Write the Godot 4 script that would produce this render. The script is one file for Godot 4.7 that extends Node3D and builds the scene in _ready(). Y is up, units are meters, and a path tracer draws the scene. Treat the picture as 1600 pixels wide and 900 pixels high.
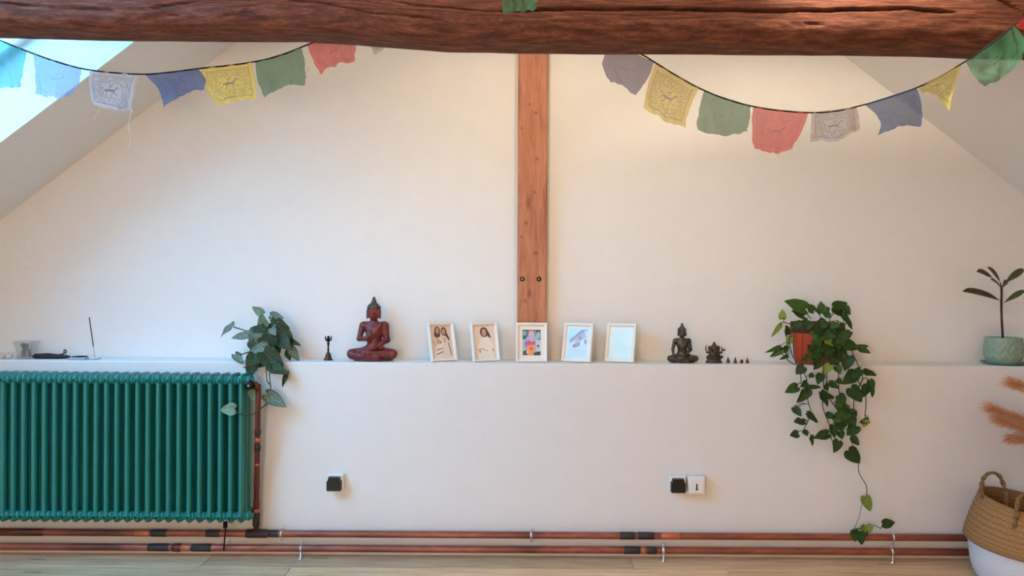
extends Node3D

const F := 1155.0          # focal length in pixels of the 1600x900 frame
const ROLL := 0.006
const EYE := 1.205
const FLOOR := 0.012       # top of the boards
const LEDGE := 0.868       # top of the low lining wall
const ZW := -3.5           # gable wall
const ZL := -3.3           # front of the low wall
var M := {}
var rng := RandomNumberGenerator.new()
var taken := {}

# ---------------------------------------------------------------- placing
func P(px: float, py: float, z: float) -> Vector3:   # the point at depth z that stands at this place of the photograph
	var s := (px - 800.0) / F
	var t := (450.0 - py) / F
	var d := -z
	return Vector3(d * (s * cos(ROLL) - t * sin(ROLL)), EYE + d * (s * sin(ROLL) + t * cos(ROLL)), z)

func numbered(called: String) -> String:
	if not taken.has(called):
		taken[called] = 0
		return called
	taken[called] += 1
	return "%s_%03d" % [called, taken[called]]

func tag(o: Node, label: String, category: String, group := "") -> void:
	o.set_meta("label", label)
	o.set_meta("category", category)
	if group != "":
		o.set_meta("group", group)

func thing(called: String, label: String, category: String, at := Vector3.ZERO, turn := 0.0, group := "") -> Node3D:
	var o := Node3D.new()
	o.name = numbered(called)
	add_child(o)
	o.position = at
	o.rotation.y = turn
	tag(o, label, category, group)
	return o

func part(called: String, mesh: Mesh, m: Material, parent: Node, xf := Transform3D.IDENTITY) -> MeshInstance3D:
	var o := MeshInstance3D.new()
	o.name = called
	o.mesh = mesh
	o.material_override = m
	o.transform = xf
	o.cast_shadow = GeometryInstance3D.SHADOW_CASTING_SETTING_ON
	parent.add_child(o, true)
	return o

func structure(called: String, mesh: Mesh, m: Material, label: String, category: String) -> MeshInstance3D:
	var o := part(called, mesh, m, self)
	o.set_meta("kind", "structure")
	tag(o, label, category)
	return o

# ---------------------------------------------------------------- shapes
func begin(smooth := true) -> SurfaceTool:
	var st := SurfaceTool.new()
	st.begin(Mesh.PRIMITIVE_TRIANGLES)
	st.set_smooth_group(0 if smooth else -1)
	return st

func done(st: SurfaceTool, tangents := false) -> ArrayMesh:
	st.generate_normals()
	if tangents:
		st.generate_tangents()
	return st.commit()

func vert(st: SurfaceTool, p: Vector3, uv := Vector2.ZERO) -> void:
	st.set_uv(uv)
	st.add_vertex(p)

func quad(st: SurfaceTool, a: Vector3, b: Vector3, c: Vector3, d: Vector3, ua := Vector2(0, 0), ub := Vector2(1, 0), uc := Vector2(1, 1), ud := Vector2(0, 1)) -> void:
	vert(st, a, ua); vert(st, b, ub); vert(st, c, uc)
	vert(st, a, ua); vert(st, c, uc); vert(st, d, ud)

func grid(st: SurfaceTool, rows: Array, us := 1.0, vs := 1.0) -> void:
	var m := rows.size()
	for i in m - 1:
		var r0: PackedVector3Array = rows[i]
		var r1: PackedVector3Array = rows[i + 1]
		var n := r0.size()
		for j in n - 1:
			var u0 := us * j / (n - 1.0)
			var u1 := us * (j + 1) / (n - 1.0)
			var v0 := vs * i / (m - 1.0)
			var v1 := vs * (i + 1) / (m - 1.0)
			quad(st, r0[j], r0[j + 1], r1[j + 1], r1[j], Vector2(u0, v0), Vector2(u1, v0), Vector2(u1, v1), Vector2(u0, v1))

func lathe(st: SurfaceTool, prof: Array, at := Vector3.ZERO, seg := 32, us := 1.0, vs := 1.0) -> void:   # prof: [r, y] from top to bottom
	var rows := []
	for p in prof:
		var row := PackedVector3Array()
		for j in seg + 1:
			var a := TAU * j / seg
			row.append(at + Vector3(cos(a) * p[0], p[1], sin(a) * p[0]))
		rows.append(row)
	grid(st, rows, us, vs)

func tube(st: SurfaceTool, pts: Array, rad, seg := 8, caps := true, vs := 1.0) -> void:   # rad: a number or a list
	var n := pts.size()
	var rows := []
	var up := Vector3.UP
	var prev := Vector3.ZERO
	for i in n:
		var t: Vector3
		if i == 0: t = pts[1] - pts[0]
		elif i == n - 1: t = pts[n - 1] - pts[n - 2]
		else: t = (pts[i + 1] - pts[i]).normalized() + (pts[i] - pts[i - 1]).normalized()
		t = t.normalized()
		if i == 0:
			up = Vector3.UP if absf(t.y) < 0.9 else Vector3.BACK
			prev = (up - t * up.dot(t)).normalized()
		else:
			prev = (prev - t * prev.dot(t)).normalized()
		var side := t.cross(prev)
		var r: float = rad[i] if rad is Array else rad
		var row := PackedVector3Array()
		for j in seg + 1:
			var a := TAU * j / seg
			row.append(pts[i] + (prev * cos(a) + side * sin(a)) * r)
		rows.append(row)
	if caps:
		var first := PackedVector3Array()
		var last := PackedVector3Array()
		for j in seg + 1:
			first.append(pts[0]); last.append(pts[n - 1])
		rows.push_front(first); rows.append(last)
	grid(st, rows, 1.0, vs)

func bbox(st: SurfaceTool, c: Vector3, s: Vector3, b := 0.0, basis := Basis.IDENTITY) -> void:   # box with chamfered edges
	var h := s / 2.0
	b = minf(b, minf(h.x, minf(h.y, h.z)) * 0.95)
	for ax in 3:
		for sg in [-1.0, 1.0]:
			var u := (ax + 1) % 3
			var v := (ax + 2) % 3
			var q := []
			for k in [[-1, -1], [1, -1], [1, 1], [-1, 1]]:
				var p := Vector3.ZERO
				p[ax] = sg * h[ax]
				p[u] = k[0] * (h[u] - b)
				p[v] = k[1] * (h[v] - b)
				q.append(p)
			if sg < 0: q.reverse()
			var uv := []
			for p in q:
				uv.append(Vector2((p.x + h.x) / s.x, (p.z + h.z) / s.z + (p.y / s.y if ax != 1 else 0.0)) if s.x >= s.y else Vector2((p.x + h.x) / s.x + (p.z / s.x if ax == 0 else 0.0), (h.y - p.y) / s.y))
			quad(st, c + basis * q[3], c + basis * q[2], c + basis * q[1], c + basis * q[0], uv[3], uv[2], uv[1], uv[0])
	if b <= 0.0: return
	for ax in 3:                                                      # chamfers along each axis
		var u := (ax + 1) % 3
		var v := (ax + 2) % 3
		for su in [-1.0, 1.0]:
			for sv in [-1.0, 1.0]:
				var q := []
				for k in [[-1, 0], [1, 0], [1, 1], [-1, 1]]:
					var p := Vector3.ZERO
					p[ax] = k[0] * (h[ax] - b)
					p[u] = su * (h[u] - (0.0 if k[1] == 0 else b))
					p[v] = sv * (h[v] - (b if k[1] == 0 else 0.0))
					q.append(p)
				if su * sv > 0: q.reverse()
				var uv := []
				for p in q:
					uv.append(Vector2((p.x + h.x) / s.x, (p.z + h.z) / s.z))
				quad(st, c + basis * q[0], c + basis * q[1], c + basis * q[2], c + basis * q[3], uv[0], uv[1], uv[2], uv[3])
	for sx in [-1.0, 1.0]:
		for sy in [-1.0, 1.0]:
			for sz in [-1.0, 1.0]:
				var a := Vector3(sx * h.x, sy * (h.y - b), sz * (h.z - b))
				var d := Vector3(sx * (h.x - b), sy * h.y, sz * (h.z - b))
				var e := Vector3(sx * (h.x - b), sy * (h.y - b), sz * h.z)
				if sx * sy * sz > 0:
					var w := d
					d = e
					e = w
				vert(st, c + basis * a); vert(st, c + basis * d); vert(st, c + basis * e)

func box_mesh(c: Vector3, s: Vector3, b := 0.0, basis := Basis.IDENTITY) -> ArrayMesh:
	var st := begin(false)
	bbox(st, c, s, b, basis)
	return done(st)

func smooth_path(pts: Array, per := 6) -> Array:
	var out := []
	var n := pts.size()
	for i in n - 1:
		var p0: Vector3 = pts[maxi(i - 1, 0)]
		var p3: Vector3 = pts[mini(i + 2, n - 1)]
		for k in per:
			out.append((pts[i] as Vector3).cubic_interpolate(pts[i + 1], p0, p3, k / float(per)))
	out.append(pts[n - 1])
	return out

# a rounded body: tapered bones and ellipsoids joined by a smooth minimum, meshed as surface nets
# bone ["c", a, b, ra, rb, k]   ellipsoid ["e", centre, radii, k]
func body_mesh(prims: Array, cell: float, size: float, tint = null, floor_y := 0.0) -> ArrayMesh:
	var lo := Vector3.ONE * 1e9
	var hi := -lo
	var boxes := []
	for p in prims:
		var a: Vector3
		var b: Vector3
		if p[0] == "c":
			var r := Vector3.ONE * maxf(p[3], p[4])
			a = (p[1] as Vector3).min(p[2]) - r
			b = (p[1] as Vector3).max(p[2]) + r
		else:
			a = p[1] - p[2]
			b = p[1] + p[2]
		var pad: Vector3 = Vector3.ONE * ((p[5] if p[0] == "c" else p[3]) + cell * 2.5)
		boxes.append([a - pad, b + pad])
		lo = lo.min(a - pad)
		hi = hi.max(b + pad)
	var n := Vector3i(((hi - lo) / cell).ceil()) + Vector3i.ONE
	var f := PackedFloat32Array()
	f.resize(n.x * n.y * n.z)
	f.fill(10.0)
	for q in prims.size():
		var p: Array = prims[q]
		var i0 := Vector3i(((boxes[q][0] - lo) / cell).floor()).clamp(Vector3i.ZERO, n - Vector3i.ONE)
		var i1 := Vector3i(((boxes[q][1] - lo) / cell).ceil()).clamp(Vector3i.ZERO, n - Vector3i.ONE)
		var bone: bool = p[0] == "c"
		var pa: Vector3 = p[1]
		var pb: Vector3 = p[2]
		var ba := pb - pa
		var bb := maxf(ba.dot(ba), 1e-9)
		var k: float = p[5] if bone else p[3]
		var ra: float = p[3] if bone else 0.0
		var rb: float = p[4] if bone else 0.0
		for iz in range(i0.z, i1.z + 1):
			for iy in range(i0.y, i1.y + 1):
				var at := (iz * n.y + iy) * n.x
				for ix in range(i0.x, i1.x + 1):
					var x := lo + Vector3(ix, iy, iz) * cell
					var d: float
					if bone:
						var t := clampf((x - pa).dot(ba) / bb, 0.0, 1.0)
						d = (x - pa - ba * t).length() - lerpf(ra, rb, t)
					else:
						var e := (x - pa) / pb
						var k0 := e.length()
						d = k0 * (k0 - 1.0) / maxf((e / pb).length(), 1e-6)
					var o := f[at + ix]
					var h := maxf(k - absf(o - d), 0.0) / k
					f[at + ix] = minf(o, d) - h * h * k * 0.25
	var ids := {}
	var pts := PackedVector3Array()
	var sy := n.x
	var sz := n.x * n.y
	var offs := [0, 1, sy, sy + 1, sz, sz + 1, sz + sy, sz + sy + 1]
	for iz in n.z - 1:
		for iy in n.y - 1:
			for ix in n.x - 1:
				var at := iz * sz + iy * sy + ix
				if f[at] > cell * 3.0: continue
				var inside := 0
				for o in offs:
					if f[at + o] < 0.0: inside += 1
				if inside == 0 or inside == 8: continue
				var sum := Vector3.ZERO
				var cnt := 0
				for e in [[0, 1], [2, 3], [4, 5], [6, 7], [0, 2], [1, 3], [4, 6], [5, 7], [0, 4], [1, 5], [2, 6], [3, 7]]:
					var va := f[at + offs[e[0]]]
					var vb := f[at + offs[e[1]]]
					if (va < 0.0) != (vb < 0.0):
						var t := va / (va - vb)
						var ca := Vector3(e[0] & 1, (e[0] >> 1) & 1, e[0] >> 2)
						var cb := Vector3(e[1] & 1, (e[1] >> 1) & 1, e[1] >> 2)
						sum += ca.lerp(cb, t)
						cnt += 1
				ids[at] = pts.size()
				var v := lo + (Vector3(ix, iy, iz) + sum / cnt) * cell
				v.y = maxf(v.y, floor_y)
				pts.append(v * size)
	var st := begin()
	var put := func(i: int):
		if tint != null:
			st.set_color(tint.call(pts[i] / size))
		st.set_uv(Vector2.ZERO)
		st.add_vertex(pts[i])
	for at in ids:
		var ix: int = at % sy
		var iy: int = (at / sy) % n.y
		var iz: int = at / sz
		for ax in 3:
			var step: int = [1, sy, sz][ax]
			var d1: int = [sy, sz, 1][ax]
			var d2: int = [sz, 1, sy][ax]
			if [iy, iz, ix][ax] == 0 or [iz, ix, iy][ax] == 0: continue
			var s0 := f[at] < 0.0
			var s1 := f[at + step] < 0.0
			if s0 == s1: continue
			if not (ids.has(at - d1) and ids.has(at - d2) and ids.has(at - d1 - d2)): continue
			var a: int = ids[at]
			var b: int = ids[at - d1]
			var c: int = ids[at - d1 - d2]
			var d: int = ids[at - d2]
			var order := [a, b, c, a, c, d] if not s0 else [a, c, b, a, d, c]
			for i in order: put.call(i)
	st.index()
	return done(st)

# ---------------------------------------------------------------- materials
func mat(c: Color, rough := 0.8, metal := 0.0) -> StandardMaterial3D:
	var m := StandardMaterial3D.new()
	m.albedo_color = c
	m.roughness = rough
	m.metallic = metal
	return m

func textured(img: Image, rough := 0.8, tint := Color.WHITE) -> StandardMaterial3D:
	img.generate_mipmaps()
	var m := mat(tint, rough)
	m.albedo_texture = ImageTexture.create_from_image(img)
	return m

func noise(freq: float, seed_: int, oct := 3) -> FastNoiseLite:
	var n := FastNoiseLite.new()
	n.seed = seed_
	n.frequency = freq
	n.noise_type = FastNoiseLite.TYPE_SIMPLEX_SMOOTH
	n.fractal_octaves = oct
	return n

func bump(freq: float, strength: float, seed_: int, size := 512) -> NoiseTexture2D:
	var t := NoiseTexture2D.new()
	t.width = size
	t.height = size
	t.seamless = true
	t.as_normal_map = true
	t.bump_strength = strength
	t.noise = noise(freq, seed_, 4)
	return t

# wood grain running along x: cols dark, middle, light
func wood(w: int, h: int, cols: Array, seed_: int, along := 0.004, across := 0.09, knots := []) -> Image:
	var img := Image.create(w, h, false, Image.FORMAT_RGB8)
	var a := noise(1.0, seed_, 4)
	var b := noise(1.0, seed_ + 7, 2)
	var c := noise(1.0, seed_ + 13, 1)
	for y in h:
		for x in w:
			var kd := 0.0
			var yy := float(y)
			for k in knots:                                          # [x, y, rx, ry]
				var e := Vector2((x - k[0]) / k[2], (y - k[1]) / k[3])
				var l := e.length()
				kd = maxf(kd, clampf(1.25 - l, 0.0, 1.0))
				yy += e.y * k[3] * 0.8 * exp(-l * 0.8)
			var v := a.get_noise_2d(x * along, yy * across) * 0.75 + b.get_noise_2d(x * along * 4.0, yy * across * 5.0) * 0.35
			v += c.get_noise_2d(x * 0.15, y * 0.9) * 0.16
			v = clampf(v * 0.9 + 0.5, 0.0, 1.0)
			var col: Color = (cols[0] as Color).lerp(cols[1], minf(v * 2.0, 1.0)) if v < 0.5 else (cols[1] as Color).lerp(cols[2], v * 2.0 - 1.0)
			if kd > 0.0:
				col = col.lerp((cols[0] as Color).darkened(0.4), kd * kd * (0.55 + 0.35 * b.get_noise_2d(x * 0.3, y * 0.3)))
			img.set_pixel(x, y, col)
	return img

func make_materials() -> void:
	var nw := noise(0.02, 3, 4)
	var wall_img := Image.create(512, 512, false, Image.FORMAT_RGB8)
	for y in 512:
		for x in 512:
			var v := 0.5 + nw.get_noise_2d(x, y) * 0.5
			wall_img.set_pixel(x, y, Color(0.894, 0.884, 0.869).lerp(Color(0.908, 0.898, 0.883), v))
	M.plaster = textured(wall_img, 0.92)
	M.plaster.uv1_triplanar = true
	M.plaster.uv1_world_triplanar = true
	M.plaster.uv1_scale = Vector3.ONE * 0.7
	M.plaster.normal_enabled = true
	M.plaster.normal_texture = bump(0.06, 1.2, 5)
	M.plaster.normal_scale = 0.25
	M.beam = textured(wood(1536, 384, [Color(0.255, 0.13, 0.085), Color(0.385, 0.205, 0.135), Color(0.51, 0.31, 0.21)], 11, 0.02, 0.13), 0.9)
	M.beam.normal_enabled = true
	M.beam.normal_texture = bump(0.03, 6.0, 9)
	M.beam.normal_scale = 0.3
	M.post = null
	M.teal = mat(Color(0.03, 0.46, 0.43), 0.42)
	M.teal.clearcoat_enabled = true
	M.teal.clearcoat = 0.3
	M.teal.clearcoat_roughness = 0.25
	M.white_paint = mat(Color(0.90, 0.89, 0.87), 0.5)
	M.white_plastic = mat(Color(0.92, 0.91, 0.89), 0.35)
	M.black_plastic = mat(Color(0.035, 0.037, 0.045), 0.4)
	M.dark_metal = mat(Color(0.10, 0.085, 0.075), 0.5, 0.6)
	M.solder = mat(Color(0.22, 0.19, 0.19), 0.6, 0.3)
	M.steel = mat(Color(0.80, 0.79, 0.77), 0.3, 0.9)
	M.lead = mat(Color(0.5, 0.5, 0.49), 0.4, 0.7)
	# copper: heat tinted and tarnished in bands
	var ci := Image.create(2048, 16, false, Image.FORMAT_RGB8)
	var n1 := noise(0.004, 21, 3)
	var n2 := noise(0.03, 22, 3)
	for x in 2048:
		for y in 16:
			var v := n1.get_noise_2d(x, y * 3.0)
			var w := n2.get_noise_2d(x, y * 6.0)
			var col := Color(0.54, 0.29, 0.22).lerp(Color(0.66, 0.38, 0.29), clampf(0.5 + w, 0, 1))
			col = col.lerp(Color(0.34, 0.19, 0.15), clampf((v + w * 0.3 - 0.12) * 2.2, 0, 0.8))
			ci.set_pixel(x, y, col)
	M.copper = textured(ci, 0.42)
	M.copper.metallic = 0.3
	M.copper_bright = mat(Color(0.74, 0.42, 0.31), 0.4, 0.4)
	var rimg := Image.create(512, 16, false, Image.FORMAT_RGB8)
	for x in 512:
		for y in 16:
			var w := n2.get_noise_2d(x * 1.6 + 900.0, y * 5.0)
			rimg.set_pixel(x, y, Color(0.26, 0.13, 0.10).lerp(Color(0.52, 0.28, 0.22), clampf(0.45 + w * 1.5, 0, 1)))
	M.copper_dark = textured(rimg, 0.5)
	M.copper_dark.metallic = 0.4
	M.cord = mat(Color(0.09, 0.09, 0.10), 0.9)
	M.thread = mat(Color(0.82, 0.77, 0.68), 0.9)
	M.bronze = mat(Color(1, 1, 1), 0.42, 0.45)
	M.bronze.vertex_color_use_as_albedo = true
	M.lacquer = mat(Color(1, 1, 1), 0.45)
	M.lacquer.vertex_color_use_as_albedo = true
	M.soil = mat(Color(0.16, 0.11, 0.08), 0.95)
	M.terracotta = mat(Color(0.72, 0.24, 0.10), 0.7)
	M.stem = mat(Color(0.22, 0.24, 0.10), 0.7)
	M.woody = mat(Color(0.20, 0.13, 0.09), 0.85)
	M.glass = mat(Color(0.95, 0.97, 0.97, 0.04), 0.12)
	M.glass.transparency = BaseMaterial3D.TRANSPARENCY_ALPHA
	M.glass.metallic_specular = 0.2
	M.sky_glass = mat(Color(0.97, 0.99, 1.0, 0.04), 0.02)
	M.sky_glass.transparency = BaseMaterial3D.TRANSPARENCY_ALPHA

func leaf_material(a: Color, b: Color, seed_: int, veins := true, patch := 0.0) -> StandardMaterial3D:
	var img := Image.create(64, 96, false, Image.FORMAT_RGB8)
	var n := noise(0.12, seed_, 2)
	for y in 96:
		for x in 64:
			var u := absf(x / 63.0 - 0.5) * 2.0
			var v := y / 95.0
			var k := 0.45 + n.get_noise_2d(x, y) * 0.5
			if veins:
				k += 0.35 * exp(-pow(u * 14.0, 2.0))
				k += 0.12 * (0.5 + 0.5 * sin((v * 1.0 - u * 0.35) * 60.0))
			if patch > 0.0:
				k = 0.25 + patch * smoothstep(0.0, 0.25, n.get_noise_2d(x * 1.7 + 50, y * 1.7)) * smoothstep(1.0, 0.6, u) + 0.2 * exp(-pow(u * 14.0, 2.0))
			img.set_pixel(x, y, a.lerp(b, clampf(k, 0, 1)))
	var m := textured(img, 0.5)
	m.metallic_specular = 0.35
	m.backlight_enabled = true
	m.backlight = Color(0.25, 0.3, 0.1)
	return m

# ---------------------------------------------------------------- leaves and stems
# unit leaf: base at the origin, tip at y = 1, widest half-width 0.5, facing +z
func leaf_mesh(outline: Array, fold: float, curl: float, wave := 0.0, seed_ := 0) -> ArrayMesh:
	# outline: [x, y] of one side from the stalk round to the tip
	var n := outline.size() - 1
	var pts := []
	for q in outline: pts.append(Vector3(q[0], q[1], 0))
	var rim := smooth_path(pts, 2)
	var m := rim.size()
	var rows := []
	for i in m:
		var t := i / float(m - 1)
		var mid := Vector3(0, t, 0)
		var row := PackedVector3Array()
		for j in 7:
			var s := (j - 3) / 3.0
			var p: Vector3 = mid.lerp(Vector3(signf(s) * maxf(rim[i].x, 0.0), rim[i].y, 0), absf(s))
			var w := absf(p.x)
			p.z = fold * w - curl * p.y * p.y - 0.5 * fold * w * w * 2.0 + wave * sin(p.y * 8.0 + seed_ + s) * w
			row.append(p)
		rows.append(row)
	var st := begin()
	grid(st, rows)
	return done(st)

var leaf_shapes := {}

# a leaf from base pixel to tip pixel, standing at depth zb (base) and zt (tip), width in pixels
func place_leaf(parent: Node3D, shape: Mesh, m: Material, b: Vector3, t: Vector3, width: float, facing: Vector3) -> MeshInstance3D:
	var y := t - b
	var len := y.length()
	y = y.normalized()
	var z := (facing - y * facing.dot(y)).normalized()
	var x := y.cross(z)
	var xf := Transform3D(Basis(x * width, y * len, z * len), b - parent.position)
	return part("leaf", shape, m, parent, xf)

func nearest(paths: Array, p: Vector3) -> Vector3:
	var best := 1e9
	var q := p
	for path in paths:
		for v in path:
			var d: float = (v - p).length_squared() + maxf(0.0, (p.y - v.y)) * 0.0
			if d < best:
				best = d
				q = v
	return q

# ---------------------------------------------------------------- the build
func _ready() -> void:
	rng.seed = 20240
	# --- camera, sky, lamps, exposure
	var cam := Camera3D.new()
	cam.name = "camera"
	cam.fov = rad_to_deg(2.0 * atan(450.0 / F))
	cam.position = Vector3(0, EYE, 0)
	cam.rotation.z = ROLL
	cam.near = 0.05
	add_child(cam)
	cam.make_current()
	var env := Environment.new()
	env.background_mode = Environment.BG_SKY
	var sm := ProceduralSkyMaterial.new()
	sm.sky_top_color = Color(0.39, 0.73, 0.97)
	sm.sky_horizon_color = Color(0.46, 0.80, 0.985)
	sm.ground_horizon_color = Color(0.30, 0.31, 0.30)
	sm.ground_bottom_color = Color(0.18, 0.18, 0.16)
	sm.sky_energy_multiplier = 1.0
	sm.sun_angle_max = 0.0
	var sky := Sky.new()
	sky.sky_material = sm
	env.sky = sky
	env.background_energy_multiplier = 18.0
	env.tonemap_mode = Environment.TONE_MAPPER_LINEAR
	env.tonemap_exposure = 0.93
	env.sdfgi_enabled = true
	env.ssao_enabled = true
	env.ssil_enabled = true
	var we := WorldEnvironment.new()
	we.name = "world_environment"
	we.environment = env
	add_child(we)

	make_materials()
	build_room()
	build_lamps()
	build_beam()
	build_post()
	build_radiator()
	build_pipes()
	build_sockets()
	build_garland()
	build_frames()
	build_statues()
	build_ledge_things()
	build_silver_plant()
	build_pothos()
	build_rubber_plant()
	build_basket()
	build_pampas()

# ---------------------------------------------------------------- room
const LS := 0.763          # roof pitch (rise over run)
func left_y(x: float) -> float: return 3.363 + LS * x
func right_y(x: float) -> float: return 3.507 - LS * x

func slope_slab(side: float, holes: Array) -> ArrayMesh:
	# local frame on the ceiling plane: a runs down the slope from the ridge, z along the room
	var ridge := Vector3(0.094, 3.435, 0)
	var c := 1.0 / sqrt(1.0 + LS * LS)
	var da := Vector3(side * c, -LS * c, 0)
	var nn := Vector3(side * LS * c, c, 0)          # outwards
	var th := 0.27
	var st := begin(false)
	var a_end := 4.9
	var z0 := -3.8
	var z1 := 2.3
	var put := func(a0: float, a1: float, za: float, zb: float):
		var ctr: Vector3 = ridge + da * (a0 + a1) / 2.0 + nn * th / 2.0 + Vector3(0, 0, (za + zb) / 2.0)
		bbox(st, ctr, Vector3(a1 - a0, th, zb - za), 0.0, Basis(da, nn, da.cross(nn)))
	var z := z0
	for h in holes:                                   # [a0, a1, z0, z1]
		put.call(-0.35, a_end, z, h[2])
		put.call(-0.35, h[0], h[2], h[3])
		put.call(h[1], a_end, h[2], h[3])
		z = h[3]
	put.call(-0.35, a_end, z, z1)
	return done(st)

var skylights := [[1.95, 3.10, -2.99, -2.47], [1.70, 3.42, -2.18, -0.80]]

func build_room() -> void:
	# floor boards, oak, running along the wall
	var sub := structure("floor", box_mesh(Vector3(0, FLOOR - 0.06, -0.75), Vector3(7.4, 0.08, 6.1)), mat(Color(0.25, 0.2, 0.16), 0.9), "pale oak board floor in front of the wall", "floor")
	var variants := []
	for k in 4:
		var t := 0.94 + 0.04 * k
		variants.append(textured(wood(768, 96, [Color(0.73, 0.58, 0.43) * t, Color(0.83, 0.68, 0.52) * t, Color(0.89, 0.75, 0.59) * t], 40 + k, 0.006, 0.06, [[200 + 130 * k, 30 + 9 * k, 16, 4]]), 0.55))
	var board := box_mesh(Vector3.ZERO, Vector3(1.85, 0.02, 0.158), 0.0015)
	var zrow := -3.3 + 0.08
	var r := 0
	while zrow < 2.1:
		for k in 5:
			var x := -3.9 + 1.852 * k + fmod(r * 0.71, 1.85) * 0.55 - 0.2
			if x - 0.925 > 3.6: continue
			part("plank", board, variants[(r * 3 + k * 2) % 4], sub, Transform3D(Basis.IDENTITY, Vector3(x, FLOOR - 0.0102, zrow)))
		zrow += 0.16
		r += 1
	structure("wall_back", box_mesh(Vector3(0.1, 1.8, ZW - 0.1), Vector3(7.6, 3.9, 0.2)), M.plaster, "white plastered gable wall above the ledge", "wall")
	# the lining wall with its slightly rounded ledge edge
	structure("wall_lower", box_mesh(Vector3(0.0, LEDGE / 2 - 0.01, (ZW + ZL) / 2), Vector3(7.2, LEDGE + 0.02, ZL - ZW), 0.004), M.plaster, "low white lining wall whose top forms the ledge", "wall")
	structure("wall_left", box_mesh(Vector3(-3.5, 0.6, -0.75), Vector3(0.2, 1.3, 6.1)), M.plaster, "low white knee wall under the left roof slope", "wall")
	structure("wall_right", box_mesh(Vector3(3.5, 0.6, -0.75), Vector3(0.2, 1.4, 6.1)), M.plaster, "low white knee wall under the right roof slope", "wall")
	structure("wall_front", box_mesh(Vector3(0.1, 1.8, 2.15), Vector3(7.6, 3.9, 0.2)), M.plaster, "white gable wall behind the camera", "wall")
	structure("ceiling", slope_slab(-1.0, skylights), M.plaster, "sloping white ceiling with the roof windows at left", "ceiling")
	structure("ceiling_right", slope_slab(1.0, []), M.plaster, "sloping white ceiling at the right of the room", "ceiling")
	# roof windows
	var c := 1.0 / sqrt(1.0 + LS * LS)
	var da := Vector3(-c, -LS * c, 0)
	var nn := Vector3(-LS * c, c, 0)
	for k in skylights.size():
		var h: Array = skylights[k]
		var mid: Vector3 = Vector3(0.094, 3.435, 0) + da * (h[0] + h[1]) / 2.0 + nn * 0.29 + Vector3(0, 0, (h[2] + h[3]) / 2.0)
		var bs := Basis(da, nn, da.cross(nn))
		var st := begin(false)
		var L: float = h[1] - h[0]
		var W: float = h[3] - h[2]
		bbox(st, mid + da * (L / 2 - 0.01), Vector3(0.06, 0.06, W + 0.04), 0.004, bs)
		bbox(st, mid - da * (L / 2 - 0.01), Vector3(0.06, 0.06, W + 0.04), 0.004, bs)
		bbox(st, mid + Vector3(0, 0, W / 2 - 0.01), Vector3(L, 0.06, 0.05), 0.004, bs)
		bbox(st, mid - Vector3(0, 0, W / 2 - 0.01), Vector3(L, 0.06, 0.05), 0.004, bs)
		var w := structure("window_%d" % (k + 1), done(st), M.white_paint, ["white roof window in the left slope beside the gable wall", "white roof window in the left slope on the room side of the beam"][k], "window")
		part("pane", box_mesh(mid, Vector3(L - 0.05, 0.006, W - 0.05), 0.0, bs), M.sky_glass, w)

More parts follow.
